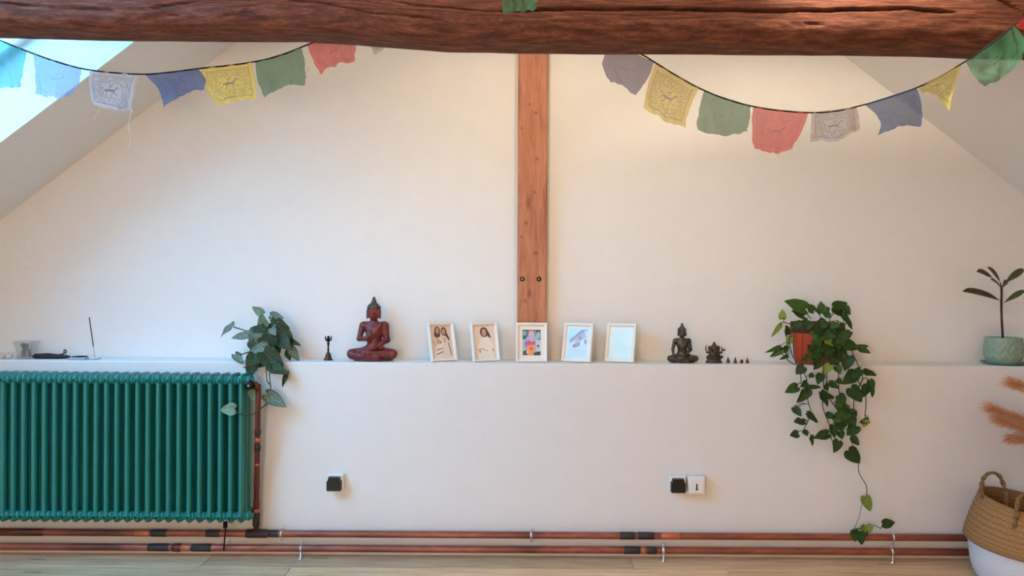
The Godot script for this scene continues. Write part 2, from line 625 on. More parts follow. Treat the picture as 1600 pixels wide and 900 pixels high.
func build_lamps() -> void:
	# three warm spot lamps on a rail under the ridge, above the frame, washing the gable wall
	var warm := Color(0.985, 0.93, 0.83)
	for k in 3:
		var x: float = [-0.15, 0.45, 1.0][k]
		var y: float = minf(right_y(x), left_y(x)) - 0.33
		var at := Vector3(x, y, -2.05)
		var aim: Vector3 = Vector3([-0.3, 0.7, 1.6][k], 0.6, ZW)
		var o := thing("spot_lamp", ["warm white ceiling spot left of the ridge", "warm white ceiling spot under the ridge", "warm white ceiling spot on the right slope"][k], "lamp", at, 0.0, "ceiling spots")
		var dir := (aim - at).normalized()
		var st := begin()
		tube(st, [Vector3.ZERO - dir * 0.09, Vector3.ZERO - dir * 0.088, Vector3.ZERO], [0.02, 0.04, 0.055], 20, false)
		part("shade", done(st), M.white_plastic, o)
		st = begin()
		tube(st, [-dir * 0.09, -dir * 0.09 + Vector3(0, 0.05, 0), Vector3(0, 0.36, 0.03)], 0.008, 8)
		part("arm", done(st), M.white_plastic, o)
		var lm := mat(Color(1, 0.9, 0.75), 0.5)
		lm.emission_enabled = true
		lm.emission = warm
		lm.emission_energy_multiplier = 2.0
		st = begin()
		tube(st, [-dir * 0.03, -dir * 0.028], 0.045, 20, true)
		part("lens", done(st), lm, o)
		var l := SpotLight3D.new()
		l.name = "spot_light"
		o.add_child(l)
		l.position = dir * 0.01
		l.look_at_from_position(at + dir * 0.01, aim, Vector3.UP)
		l.light_color = warm
		l.light_energy = [0.90, 0.95, 1.15][k]
		l.light_size = 0.045
		l.spot_angle = 54.0
		l.spot_angle_attenuation = 0.6
		l.spot_range = 12.0
		l.spot_attenuation = 2.0
		l.shadow_enabled = true
	# a warm globe lamp standing behind the camera
	var fl := thing("floor_lamp", "warm globe floor lamp standing behind the camera", "lamp", Vector3(-0.8, FLOOR, 0.8))
	var st := begin()
	lathe(st, [[0.0, 0.03], [0.13, 0.028], [0.15, 0.0], [0.0, 0.0]])
	part("base", done(st), M.dark_metal, fl)
	st = begin()
	tube(st, [Vector3(0, 0.02, 0), Vector3(0, 0.87, 0)], 0.012, 12)
	part("pole", done(st), M.dark_metal, fl)
	var sp := SphereMesh.new()
	sp.radius = 0.24
	sp.height = 0.48
	var gm := mat(Color(1, 0.93, 0.82), 0.6)
	gm.emission_enabled = true
	gm.emission = Color(0.985, 0.86, 0.73)
	gm.emission_energy_multiplier = 2.0
	part("globe", sp, gm, fl, Transform3D(Basis.IDENTITY, Vector3(0, 1.05, 0)))
	var ol := OmniLight3D.new()
	ol.name = "globe_light"
	fl.add_child(ol)
	ol.position = Vector3(0, 1.05, 0)
	ol.light_color = Color(0.985, 0.86, 0.73)
	ol.light_energy = 2.95
	ol.light_size = 0.235
	ol.omni_range = 12.0
	ol.omni_attenuation = 2.0
	ol.shadow_enabled = true

# ---------------------------------------------------------------- timber
func along(tab: Array, x: float) -> float:
	if x <= tab[0][0]: return tab[0][1]
	for i in tab.size() - 1:
		if x <= tab[i + 1][0]:
			return lerpf(tab[i][1], tab[i + 1][1], (x - tab[i][0]) / (tab[i + 1][0] - tab[i][0]))
	return tab[tab.size() - 1][1]

func world_line(pix: Array, z: float) -> Array:   # pixel polyline -> [x, y] in the plane z
	var out := []
	for p in pix:
		var w := P(p[0], p[1], z)
		out.append([w.x, w.y])
	return out

func build_beam() -> void:
	var zf := -2.25
	var zb := -2.45
	var low := world_line([[-150, 61], [0, 63], [200, 67], [300, 68], [480, 69], [560, 73], [640, 80], [700, 84], [850, 87], [1000, 88], [1200, 89], [1330, 90], [1420, 92], [1500, 95], [1600, 97], [1800, 100]], -2.42)
	var cracks := []
	for c in [[[[820, 19], [850, 15], [1000, 14], [1200, 18], [1415, 14], [1440, 17], [1495, 20]], 0.0042, 0.04, 3],
			[[[-10, 3], [60, 9], [180, 15], [240, 11], [320, 2]], 0.002, 0.018, 0],
			[[[430, -2], [500, 4], [570, 18], [640, 24], [720, 36]], 0.002, 0.012, 0],
			[[[205, 29], [250, 25], [295, 22]], 0.0025, 0.014, 0],
			[[[620, 5], [760, 19], [830, 20]], 0.002, 0.012, 0],
			[[[880, 45], [960, 48], [1050, 49]], 0.0022, 0.012, 0],
			[[[1200, 66], [1300, 62], [1420, 58], [1560, 52]], 0.002, 0.01, 0],
			[[[320, 30], [370, 20], [420, 14]], 0.0018, 0.01, 0],
			[[[1540, -8], [1575, 8], [1610, 26]], 0.0048, 0.04, 0],
			[[[90, 33], [200, 40], [330, 38]], 0.0016, 0.008, 0],
			[[[1090, 40], [1230, 36], [1380, 40]], 0.0014, 0.007, 0],
			[[[440, 48], [600, 52], [760, 62]], 0.0016, 0.008, 0]]:
		cracks.append([world_line(c[0], zf), c[1], c[2]])
	var n1 := noise(1.6, 31, 3)
	var n2 := noise(1.0, 32, 3)
	var hgt := 0.33
	# outline from the top front corner down the front, under, up the back, over the top
	var rim := []
	var rr := 0.055
	for i in 111: rim.append([0, i / 110.0])
	for i in range(1, 15): rim.append([1, i / 14.0])
	for i in range(1, 11): rim.append([2, i / 10.0])
	for i in range(1, 9): rim.append([3, i / 8.0])
	for i in range(1, 13): rim.append([4, i / 12.0])
	for i in range(1, 9): rim.append([5, i / 8.0])
	for i in range(1, 7): rim.append([6, i / 6.0])
	for i in range(1, 9): rim.append([7, i / 8.0])
	var st := begin()
	var nx := 430
	var x0 := -1.95
	var x1 := 2.15
	var rows := []
	for i in nx + 1:
		var x := lerpf(x0, x1, i / float(nx))
		var yb := along(low, x)
		var yt := yb + hgt
		var row := PackedVector3Array()
		for q in rim:
			var y: float
			var z: float
			var o := Vector3.ZERO                           # outward
			var t: float = q[1]
			match q[0]:
				0: y = lerpf(yt - rr, yb + rr, t); z = zf + 0.008 * sin(t * PI); o = Vector3(0, 0, 1)
				1: o = Vector3(0, -sin(t * PI / 2), cos(t * PI / 2)); y = yb + rr + o.y * rr; z = zf - rr + o.z * rr
				2: y = yb; z = lerpf(zf - rr, zb + rr, t); o = Vector3(0, -1, 0)
				3: o = Vector3(0, -cos(t * PI / 2), -sin(t * PI / 2)); y = yb + rr + o.y * rr; z = zb + rr + o.z * rr
				4: y = lerpf(yb + rr, yt - rr, t); z = zb; o = Vector3(0, 0, -1)
				5: o = Vector3(0, sin(t * PI / 2), -cos(t * PI / 2)); y = yt - rr + o.y * rr; z = zb + rr + o.z * rr
				6: y = yt; z = lerpf(zb + rr, zf - rr, t); o = Vector3(0, 1, 0)
				7: o = Vector3(0, cos(t * PI / 2), sin(t * PI / 2)); y = yt - rr + o.y * rr; z = zf - rr + o.z * rr
			var d := n1.get_noise_3d(x * 1.3, y * 5.0, z * 5.0) * 0.006 + n2.get_noise_3d(x * 7.0, y * 60.0, z * 60.0) * 0.0012
			if q[0] == 2 or q[0] == 3: d *= 0.45
			if q[0] == 0 or q[0] == 1:
				for c in cracks:
					var tab: Array = c[0]
					if x < tab[0][0] or x > tab[tab.size() - 1][0]: continue
					var e0 := minf(x - tab[0][0], tab[tab.size() - 1][0] - x)
					var w: float = c[1] * clampf(e0 / 0.08 + 0.3, 0.0, 1.0)
					var dy := absf(y - along(tab, x) + n2.get_noise_2d(x * 7.0, tab[0][0]) * 0.003)
					if dy < w * 1.6:
						d -= c[2] * clampf(1.6 - dy / w, 0.0, 1.0) * clampf(e0 / 0.05, 0.0, 1.0)
			row.append(Vector3(x, y, z) + o * d)
		rows.append(row)
	# texture: u around the outline would run across the grain, so swap by transposing the grid
	var cols := []
	for j in rim.size():
		var colr := PackedVector3Array()
		for i in nx + 1: colr.append(rows[i][j])
		cols.append(colr)
	var closing: PackedVector3Array = cols[0]
	cols.append(closing)
	grid(st, cols, 1.0, 1.0)
	# end faces
	for i in [0, nx]:
		var mid := Vector3.ZERO
		for v in rows[i]: mid += v
		mid /= rows[i].size()
		for j in rows[i].size():
			vert(st, mid); vert(st, rows[i][j]); vert(st, rows[i][(j + 1) % rows[i].size()])
	var o := thing("tie_beam", "heavy reddish brown rough hewn timber beam crossing the top", "beam")
	part("timber", done(st), M.beam, o)

func build_post() -> void:
	# slim planed post against the gable wall
	var zf := -3.44
	var top := 3.3
	var h := top - LEDGE
	var k := []
	for p in [[824, 317, 5, 15], [820, 348, 4, 5], [836, 395, 6, 5], [826, 458, 5, 9], [826, 163, 3, 3], [836, 176, 4, 4], [838, 248, 3, 4], [812, 370, 3, 3], [818, 470, 3, 4], [834, 300, 3, 3], [812, 200, 2, 3]]:
		var w := P(p[0], p[1], zf)
		k.append([(top - w.y) / h * 1400.0, (w.x - 0.016) / 0.145 * 96.0, p[3] / 335.0 / h * 1400.0, p[2] / 335.0 / 0.145 * 96.0])
	var img := wood(1400, 96, [Color(0.61, 0.37, 0.26), Color(0.71, 0.45, 0.325), Color(0.77, 0.52, 0.385)], 61, 0.004, 0.03, k)
	img.rotate_90(CLOCKWISE)
	img.flip_x()
	var m := textured(img, 0.6)
	var st := begin(false)
	var a := P(810, 95, zf)
	var b := P(857, 95, zf)
	var c := P(807.5, 560, zf)
	var d := P(853, 560, zf)
	var sl := (a.x - c.x) / (a.y - c.y)
	var sr := (b.x - d.x) / (b.y - d.y)
	var bev := 0.006
	var zb := ZW - 0.02
	var ring := func(y: float) -> Array:
		var xl := c.x + sl * (y - c.y)
		var xr := d.x + sr * (y - d.y)
		return [Vector3(xl, y, zb), Vector3(xl, y, zf - bev), Vector3(xl + bev, y, zf), Vector3(xr - bev, y, zf), Vector3(xr, y, zf - bev), Vector3(xr, y, zb)]
	var us := [-0.3, 0.0, 0.04, 0.96, 1.0, 1.3]
	var n := 12
	for i in n:
		var t0 := i / float(n)
		var t1 := (i + 1) / float(n)
		var r0: Array = ring.call(top - h * t0)
		var r1: Array = ring.call(top - h * t1)
		for j in 5:
			quad(st, r0[j], r0[j + 1], r1[j + 1], r1[j], Vector2(us[j], t0), Vector2(us[j + 1], t0), Vector2(us[j + 1], t1), Vector2(us[j], t1))
	var o := thing("timber_post", "slim orange brown planed timber post on the gable wall", "post")
	part("timber", done(st), m, o)
	for px in [816, 842]:
		var w := P(px, 436, zf)
		st = begin()
		tube(st, [w + Vector3(0, 0, -0.01), w + Vector3(0, 0, 0.003), w + Vector3(0, 0, 0.007)], [0.011, 0.011, 0.007], 16)
		var bolt := part("bolt", done(st), M.dark_metal, o)
		st = begin()
		tube(st, [w + Vector3(0, 0, 0.006), w + Vector3(0, 0, 0.010)], [0.005, 0.004], 10)
		part("bolt_end", done(st), M.steel, bolt)

# ---------------------------------------------------------------- radiator and pipes
var radiator: Node3D

func build_radiator() -> void:
	var zc := -3.20
	var zfront := zc + 0.05
	var xr := P(374.5, 700, zfront + 0.012).x             # last section's axis
	var kpx := F / -(zfront + 0.012)
	var pitch := 16.25 / kpx
	var top := P(300, 583, zc + 0.02).y
	var bot := P(300, 820, zfront).y
	var o := thing("column_radiator", "teal green tubular column radiator with a copper supply riser", "radiator", Vector3(xr, bot, zc))
	radiator = o
	var H := top - bot
	var st := begin()
	var yh := H - 0.030                                    # hub heights
	var yl := 0.034
	for dz in [-0.040, 0.0, 0.040]:                        # three oval columns, one behind the other
		var oval_rows := []
		for y in [yl, yh]:
			var row := PackedVector3Array()
			for j in 17:
				var a := TAU * j / 16
				row.append(Vector3(cos(a) * 0.0118, y, dz + sin(a) * 0.0185))
			oval_rows.append(row)
		grid(st, oval_rows)
	for q in [[yh, 1.0], [yl, -1.0]]:
		# header: a keel shaped body running front to back
		var rows := []
		for i in 13:
			var t := i / 12.0 * 2.0 - 1.0
			var s := sqrt(maxf(1.0 - pow(absf(t), 5.0), 0.0))
			var row := PackedVector3Array()
			for j in 17:
				var a := TAU * j / 16
				var cy := sin(a)
				var cx := cos(a)
				var yy: float = cy * (0.030 if cy * q[1] > 0.0 else 0.020)
				var xx := cx * (1.0 - 0.25 * maxf(cy * q[1], 0.0)) * 0.0165
				row.append(Vector3(xx * lerpf(0.3, 1.0, s), q[0] + yy * lerpf(0.25, 1.0, s), t * 0.062))
			rows.append(row)
		grid(st, rows)
		for dz in [-0.03, 0.03]:                              # joining hubs
			tube(st, [Vector3(-pitch / 2, q[0], dz), Vector3(-pitch / 2 + 0.004, q[0], dz), Vector3(0, q[0], dz), Vector3(pitch / 2 - 0.004, q[0], dz), Vector3(pitch / 2, q[0], dz)], [0.015, 0.019, 0.021, 0.019, 0.015], 12, true)
	var section := done(st)
	var count := 27
	for i in count:
		part("section", section, M.teal, o, Transform3D(Basis.IDENTITY, Vector3(-pitch * i, 0, 0)))
	for q in [[yh, 0.03], [yl, 0.03]]:
		st = begin()
		tube(st, [Vector3(pitch / 2, q[0], q[1]), Vector3(pitch / 2 + 0.012, q[0], q[1]), Vector3(pitch / 2 + 0.013, q[0], q[1]), Vector3(pitch / 2 + 0.026, q[0], q[1])], [0.021, 0.021, 0.014, 0.012], 6)
		part("end_plug", done(st), M.teal, o)
	var bracket := box_mesh(Vector3.ZERO, Vector3(0.02, 0.03, 0.045), 0.002)
	for i in [3, 20]:
		for y in [yh - 0.06, yl + 0.06]:
			part("wall_bracket", bracket, M.teal, o, Transform3D(Basis.IDENTITY, Vector3(-pitch * i - pitch / 2, y, -0.077)))
	# drain cock and its thin tail under the last but one section
	st = begin()
	var tail := -pitch * 1.7
	tube(st, [Vector3(tail, yl - 0.03, 0.02), Vector3(tail, yl - 0.055, 0.02)], 0.009, 10)
	part("drain_cock", done(st), M.dark_metal, o)
	st = begin()
	tube(st, [Vector3(tail + 0.002, yl - 0.05, 0.02), P(349.5, 860, -3.233) - o.position], 0.0032, 8)
	part("drain_tube", done(st), M.dark_metal, o)

func ring_clip(x: float, y: float, z: float, low: bool, parent: Node3D) -> void:
	var st := begin()
	tube(st, [Vector3(x - 0.006, y, z), Vector3(x - 0.0055, y, z), Vector3(x + 0.0055, y, z), Vector3(x + 0.006, y, z)], [0.014, 0.0178, 0.0178, 0.014], 20, false)
	tube(st, [Vector3(x, y + 0.016, z), Vector3(x, y + 0.029, z)], 0.0045, 8)
	tube(st, [Vector3(x, y - 0.016, z), Vector3(x, y - 0.029, z)], 0.0045, 8)
	if low:
		tube(st, [Vector3(x, y - 0.012, z + 0.008), Vector3(x, FLOOR + 0.004, z + 0.010), Vector3(x, FLOOR, z + 0.01)], [0.005, 0.005, 0.012], 8)
	else:
		tube(st, [Vector3(x, y, z - 0.016), Vector3(x, y, ZL)], 0.004, 8)
	part("pipe_clip", done(st), M.steel, parent)

func band(parent: Node3D, called: String, m: Material, a: Vector3, b: Vector3, r: float) -> void:
	var home := Transform3D(Basis.IDENTITY, -parent.position)
	var st := begin()
	var e := (b - a).normalized() * 0.0025
	tube(st, [a, a + e, b - e, b], [r - 0.0022, r, r, r - 0.0022], 18, false)
	part(called, done(st), m, parent, home)

func build_pipes() -> void:
	var z := -3.252
	var R := 0.0152
	var ya := P(800, 836, z).y
	var yb := P(800, 858.3, z).y
	var st := begin()
	var up := thing("copper_heating_pipe", "upper copper pipe along the foot of the wall with a blackened tee", "pipe")
	part("pipe_run", pipe_mesh(-3.38, 3.38, ya, z, R), M.copper, up)
	var dn := thing("copper_heating_pipe", "lower copper pipe running along the floor under its twin", "pipe")
	part("pipe_run", pipe_mesh(-3.38, 3.38, yb, z + 0.002, R + 0.0005), M.copper, dn)
	var X := func(px: float) -> float: return P(px, 846, z).x
	# blackened solder joints
	for q in [[968, 992], [996, 1022]]:
		band(up, "solder_joint", M.solder, Vector3(X.call(q[0]), ya, z), Vector3(X.call(q[1]), ya, z), R + 0.0012)
	for q in [[974, 1000], [1010, 1026]]:
		band(dn, "solder_joint", M.solder, Vector3(X.call(q[0]), yb, z + 0.002), Vector3(X.call(q[1]), yb, z + 0.002), R + 0.0017)
	band(up, "heated_copper_band", M.copper_bright, Vector3(X.call(1032), ya, z), Vector3(X.call(1062), ya, z), R + 0.0004)
	band(dn, "heated_copper_band", M.copper_bright, Vector3(X.call(1001), yb, z + 0.002), Vector3(X.call(1008), yb, z + 0.002), R + 0.0012)
	band(up, "solder_joint", M.copper_dark, Vector3(X.call(-20), ya, z), Vector3(X.call(70), ya, z), R + 0.0012)
	for q in [[236, 262], [322, 345]]:
		band(up, "solder_joint", M.solder, Vector3(X.call(q[0]), ya, z), Vector3(X.call(q[1]), ya, z), R + 0.0012)
	band(up, "heated_copper_band", M.copper_bright, Vector3(X.call(212), ya, z), Vector3(X.call(234), ya, z), R + 0.0009)
	for q in [[232, 266], [300, 332]]:
		band(dn, "solder_joint", M.solder, Vector3(X.call(q[0]), yb, z + 0.002), Vector3(X.call(q[1]), yb, z + 0.002), R + 0.0015)
	band(dn, "solder_joint", M.copper_dark, Vector3(X.call(270), yb, z + 0.002), Vector3(X.call(284), yb, z + 0.002), R + 0.003)
	band(dn, "heated_copper_band", M.copper_bright, Vector3(X.call(284), yb, z + 0.002), Vector3(X.call(299), yb, z + 0.002), R + 0.0009)
	# tee and riser
	var zt := z + 0.03
	band(up, "tee_fitting", M.solder, Vector3(X.call(385), ya, z), Vector3(X.call(418), ya, z), R + 0.0035)
	band(up, "solder_joint", M.solder, Vector3(X.call(418), ya, z), Vector3(X.call(436), ya, z), R + 0.001)
	var foot := P(400, 834, z)
	var head := P(404, 602, z + 0.072)
	foot.y = ya + R
	st = begin()
	var rp := [foot, foot.lerp(head, 0.08) + Vector3(0, 0, -0.004), foot.lerp(head, 0.16), foot.lerp(head, 0.5), foot.lerp(head, 0.85), head]
	tube(st, rp, 0.0115, 16, true, 1.0)
	var home := Transform3D(Basis.IDENTITY, -radiator.position)
	part("riser_pipe", done(st), M.copper_dark, radiator, home)
	for q in [[0.03, 0.12, 0.0155, M.solder], [0.125, 0.15, 0.0145, M.copper_bright], [0.155, 0.2, 0.0135, M.copper_dark], [0.55, 0.60, 0.0135, M.solder], [0.615, 0.645, 0.0132, M.copper_bright], [0.66, 0.70, 0.0135, M.solder], [0.45, 0.47, 0.0125, M.copper_bright], [0.30, 0.36, 0.0125, M.copper_dark]]:
		var a := foot.lerp(head, q[0])
		var b := foot.lerp(head, q[1])
		band(radiator, "riser_joint", q[3], a, b, q[2])
	# thermostat valve
	var v := P(396, 601, z + 0.082)
	st = begin()
	tube(st, [v + Vector3(-0.034, 0.002, 0), v + Vector3(-0.012, 0, 0), v + Vector3(0.012, 0, 0), v + Vector3(0.02, 0, 0)], [0.011, 0.014, 0.014, 0.008], 14)
	tube(st, [v + Vector3(0.006, 0, 0), v + Vector3(0.018, -0.012, 0), head], [0.014, 0.014, 0.012], 14)
	part("valve_body", done(st), M.copper_dark, radiator, home)
	st = begin()
	tube(st, [v + Vector3(-0.008, 0, 0.008), v + Vector3(-0.008, 0, 0.012), v + Vector3(-0.008, 0, 0.034), v + Vector3(-0.008, 0, 0.037)], [0.016, 0.020, 0.018, 0.012], 16)
	var cap := part("valve_cap", done(st), M.dark_metal, radiator, home)
	st = begin()
	tube(st, [v + Vector3(-0.008, 0, 0.036), v + Vector3(-0.008, 0, 0.04)], 0.004, 10)
	part("screw", done(st), M.steel, cap)
	for px in [440, 830, 1395]: ring_clip(X.call(px), ya, z, false, up)
	for px in [471, 1036, 1393]: ring_clip(X.call(px), yb, z + 0.002, true, dn)

func pipe_mesh(xa: float, xb: float, y: float, z: float, r: float) -> ArrayMesh:
	var st := begin()
	var rows := []
	for j in 21:
		var a := TAU * j / 20
		var row := PackedVector3Array()
		for i in 49: row.append(Vector3(lerpf(xa, xb, i / 48.0), y + cos(a) * r, z + sin(a) * r))
		rows.append(row)
	grid(st, rows)
	return done(st)

# ---------------------------------------------------------------- sockets
func black_socket(px: float, py: float, label: String) -> void:
	var z := ZL + 0.004
	var c := P(px, py, ZL + 0.04)
	c.z = ZL
	var o := thing("wall_socket", label, "socket", c)
	var st := begin(false)
	bbox(st, Vector3(0.004, 0.004, 0.014), Vector3(0.070, 0.072, 0.028), 0.005)
	part("socket_box", done(st), M.white_plastic, o)
	# black plug-in cover with its two upper corners notched
	var hw := 0.0315
	var hh := 0.030
	var cut := [Vector2(-hw + 0.007, hh), Vector2(hw - 0.007, hh), Vector2(hw - 0.006, hh - 0.012), Vector2(hw, hh - 0.018), Vector2(hw, -hh + 0.003), Vector2(hw - 0.003, -hh), Vector2(-hw + 0.003, -hh), Vector2(-hw, -hh + 0.003), Vector2(-hw, hh - 0.018), Vector2(-hw + 0.006, hh - 0.012)]
	st = begin(false)
	var n := cut.size()
	for i in n:
		var a: Vector2 = cut[i]
		var b: Vector2 = cut[(i + 1) % n]
		quad(st, Vector3(a.x, a.y, 0.026), Vector3(b.x, b.y, 0.026), Vector3(b.x, b.y, 0.050), Vector3(a.x, a.y, 0.050))
		quad(st, Vector3(a.x, a.y, 0.050), Vector3(b.x, b.y, 0.050), Vector3(b.x * 0.93, b.y * 0.93, 0.053), Vector3(a.x * 0.93, a.y * 0.93, 0.053))
		vert(st, Vector3(a.x * 0.93, a.y * 0.93, 0.053)); vert(st, Vector3(b.x * 0.93, b.y * 0.93, 0.053)); vert(st, Vector3(0, -0.004, 0.053))
	part("plug_cover", done(st), M.black_plastic, o)

func build_sockets() -> void:
	black_socket(522, 756, "black plug cover in a white socket alone on the low wall")
	black_socket(1059.5, 759, "black plug cover in a white socket beside the telephone outlet")
	var c := P(1089, 759, ZL + 0.045)
	c.z = ZL
	var o := thing("telephone_outlet", "square white telephone outlet with a dark T slot", "socket", c)
	var st := begin(false)
	bbox(st, Vector3(0, 0, 0.022), Vector3(0.076, 0.078, 0.044), 0.005)
	part("outlet_box", done(st), M.white_plastic, o)
	st = begin(false)
	bbox(st, Vector3(0, -0.004, 0.045), Vector3(0.055, 0.055, 0.005), 0.0015)
	var pl := part("face_plate", done(st), M.white_plastic, o)
	st = begin(false)
	bbox(st, Vector3(-0.001, -0.004, 0.0472), Vector3(0.006, 0.026, 0.002), 0.0)
	bbox(st, Vector3(-0.001, -0.0165, 0.0473), Vector3(0.012, 0.005, 0.002), 0.0)
	part("slot", done(st), M.black_plastic, pl)

# ---------------------------------------------------------------- prayer flags
func flag_image(dye: Color, ink: float, seed_: int) -> Image:
	var r := RandomNumberGenerator.new()
	r.seed = seed_
	var n := noise(0.15, seed_, 3)
	var img := Image.create(160, 160, false, Image.FORMAT_RGB8)
	var weave := 0.0
	for y in 160:
		for x in 160:
			weave = n.get_noise_2d(x, y) * 0.05 + (0.02 if (x + y) % 2 == 0 else -0.02)
			img.set_pixel(x, y, Color(dye.r + weave, dye.g + weave, dye.b + weave))
	var dot := func(x: int, y: int, k: float):
		if x < 2 or y < 2 or x > 157 or y > 157: return
		var c := img.get_pixel(x, y)
		img.set_pixel(x, y, c.lerp(Color(0.22, 0.19, 0.18), k * ink))
	# border
	for t in range(14, 146):
		for w in 2:
			dot.call(t, 20 + w, 0.7); dot.call(t, 140 + w, 0.8); dot.call(14 + w, mini(t, 141), 0.7); dot.call(144 + w, mini(t, 141), 0.7)
	# rows of script; the middle is left for the horse
	for row in 13:
		var y := 28 + row * 9
		var x := 20
		while x < 140:
			var gw := r.randi_range(3, 7)
			var mid: bool = row >= 3 and row <= 8 and x > 44 and x < 112
			if not mid and r.randf() > 0.12:
				for i in gw:
					dot.call(x + i, y, 0.85)
					dot.call(x + i, y - 1, 0.4)
				for k in r.randi_range(1, 3):
					var sx := x + r.randi_range(0, gw - 1)
					for j in r.randi_range(2, 5): dot.call(sx, y + j, 0.85)
			x += gw + r.randi_range(1, 3)
	# a small running horse in the middle
	var stroke := func(a: Vector2, b: Vector2, w: float):
		var m := int(a.distance_to(b) * 2.0) + 1
		for i in m + 1:
			var p := a.lerp(b, i / float(m))
			for dx in range(-2, 3):
				for dy in range(-2, 3):
					if Vector2(dx, dy).length() <= w: dot.call(int(p.x) + dx, int(p.y) + dy, 0.3 * r.randf())
	for s in [[60, 80, 92, 76, 2.2], [62, 83, 90, 80, 2.0], [92, 76, 101, 62, 2.0], [101, 62, 108, 66, 1.6], [60, 80, 52, 90, 1.4], [52, 90, 48, 102, 1.2], [66, 84, 62, 102, 1.4], [62, 102, 55, 104, 1.0], [88, 82, 96, 96, 1.4], [96, 96, 104, 92, 1.0], [86, 82, 82, 104, 1.2], [58, 78, 48, 70, 1.4], [48, 70, 46, 80, 1.0], [74, 74, 78, 58, 1.4], [78, 58, 84, 66, 1.2], [72, 62, 86, 54, 1.0]]:
		stroke.call(Vector2(s[0], s[1]), Vector2(s[2], s[3]), s[4])
	return img

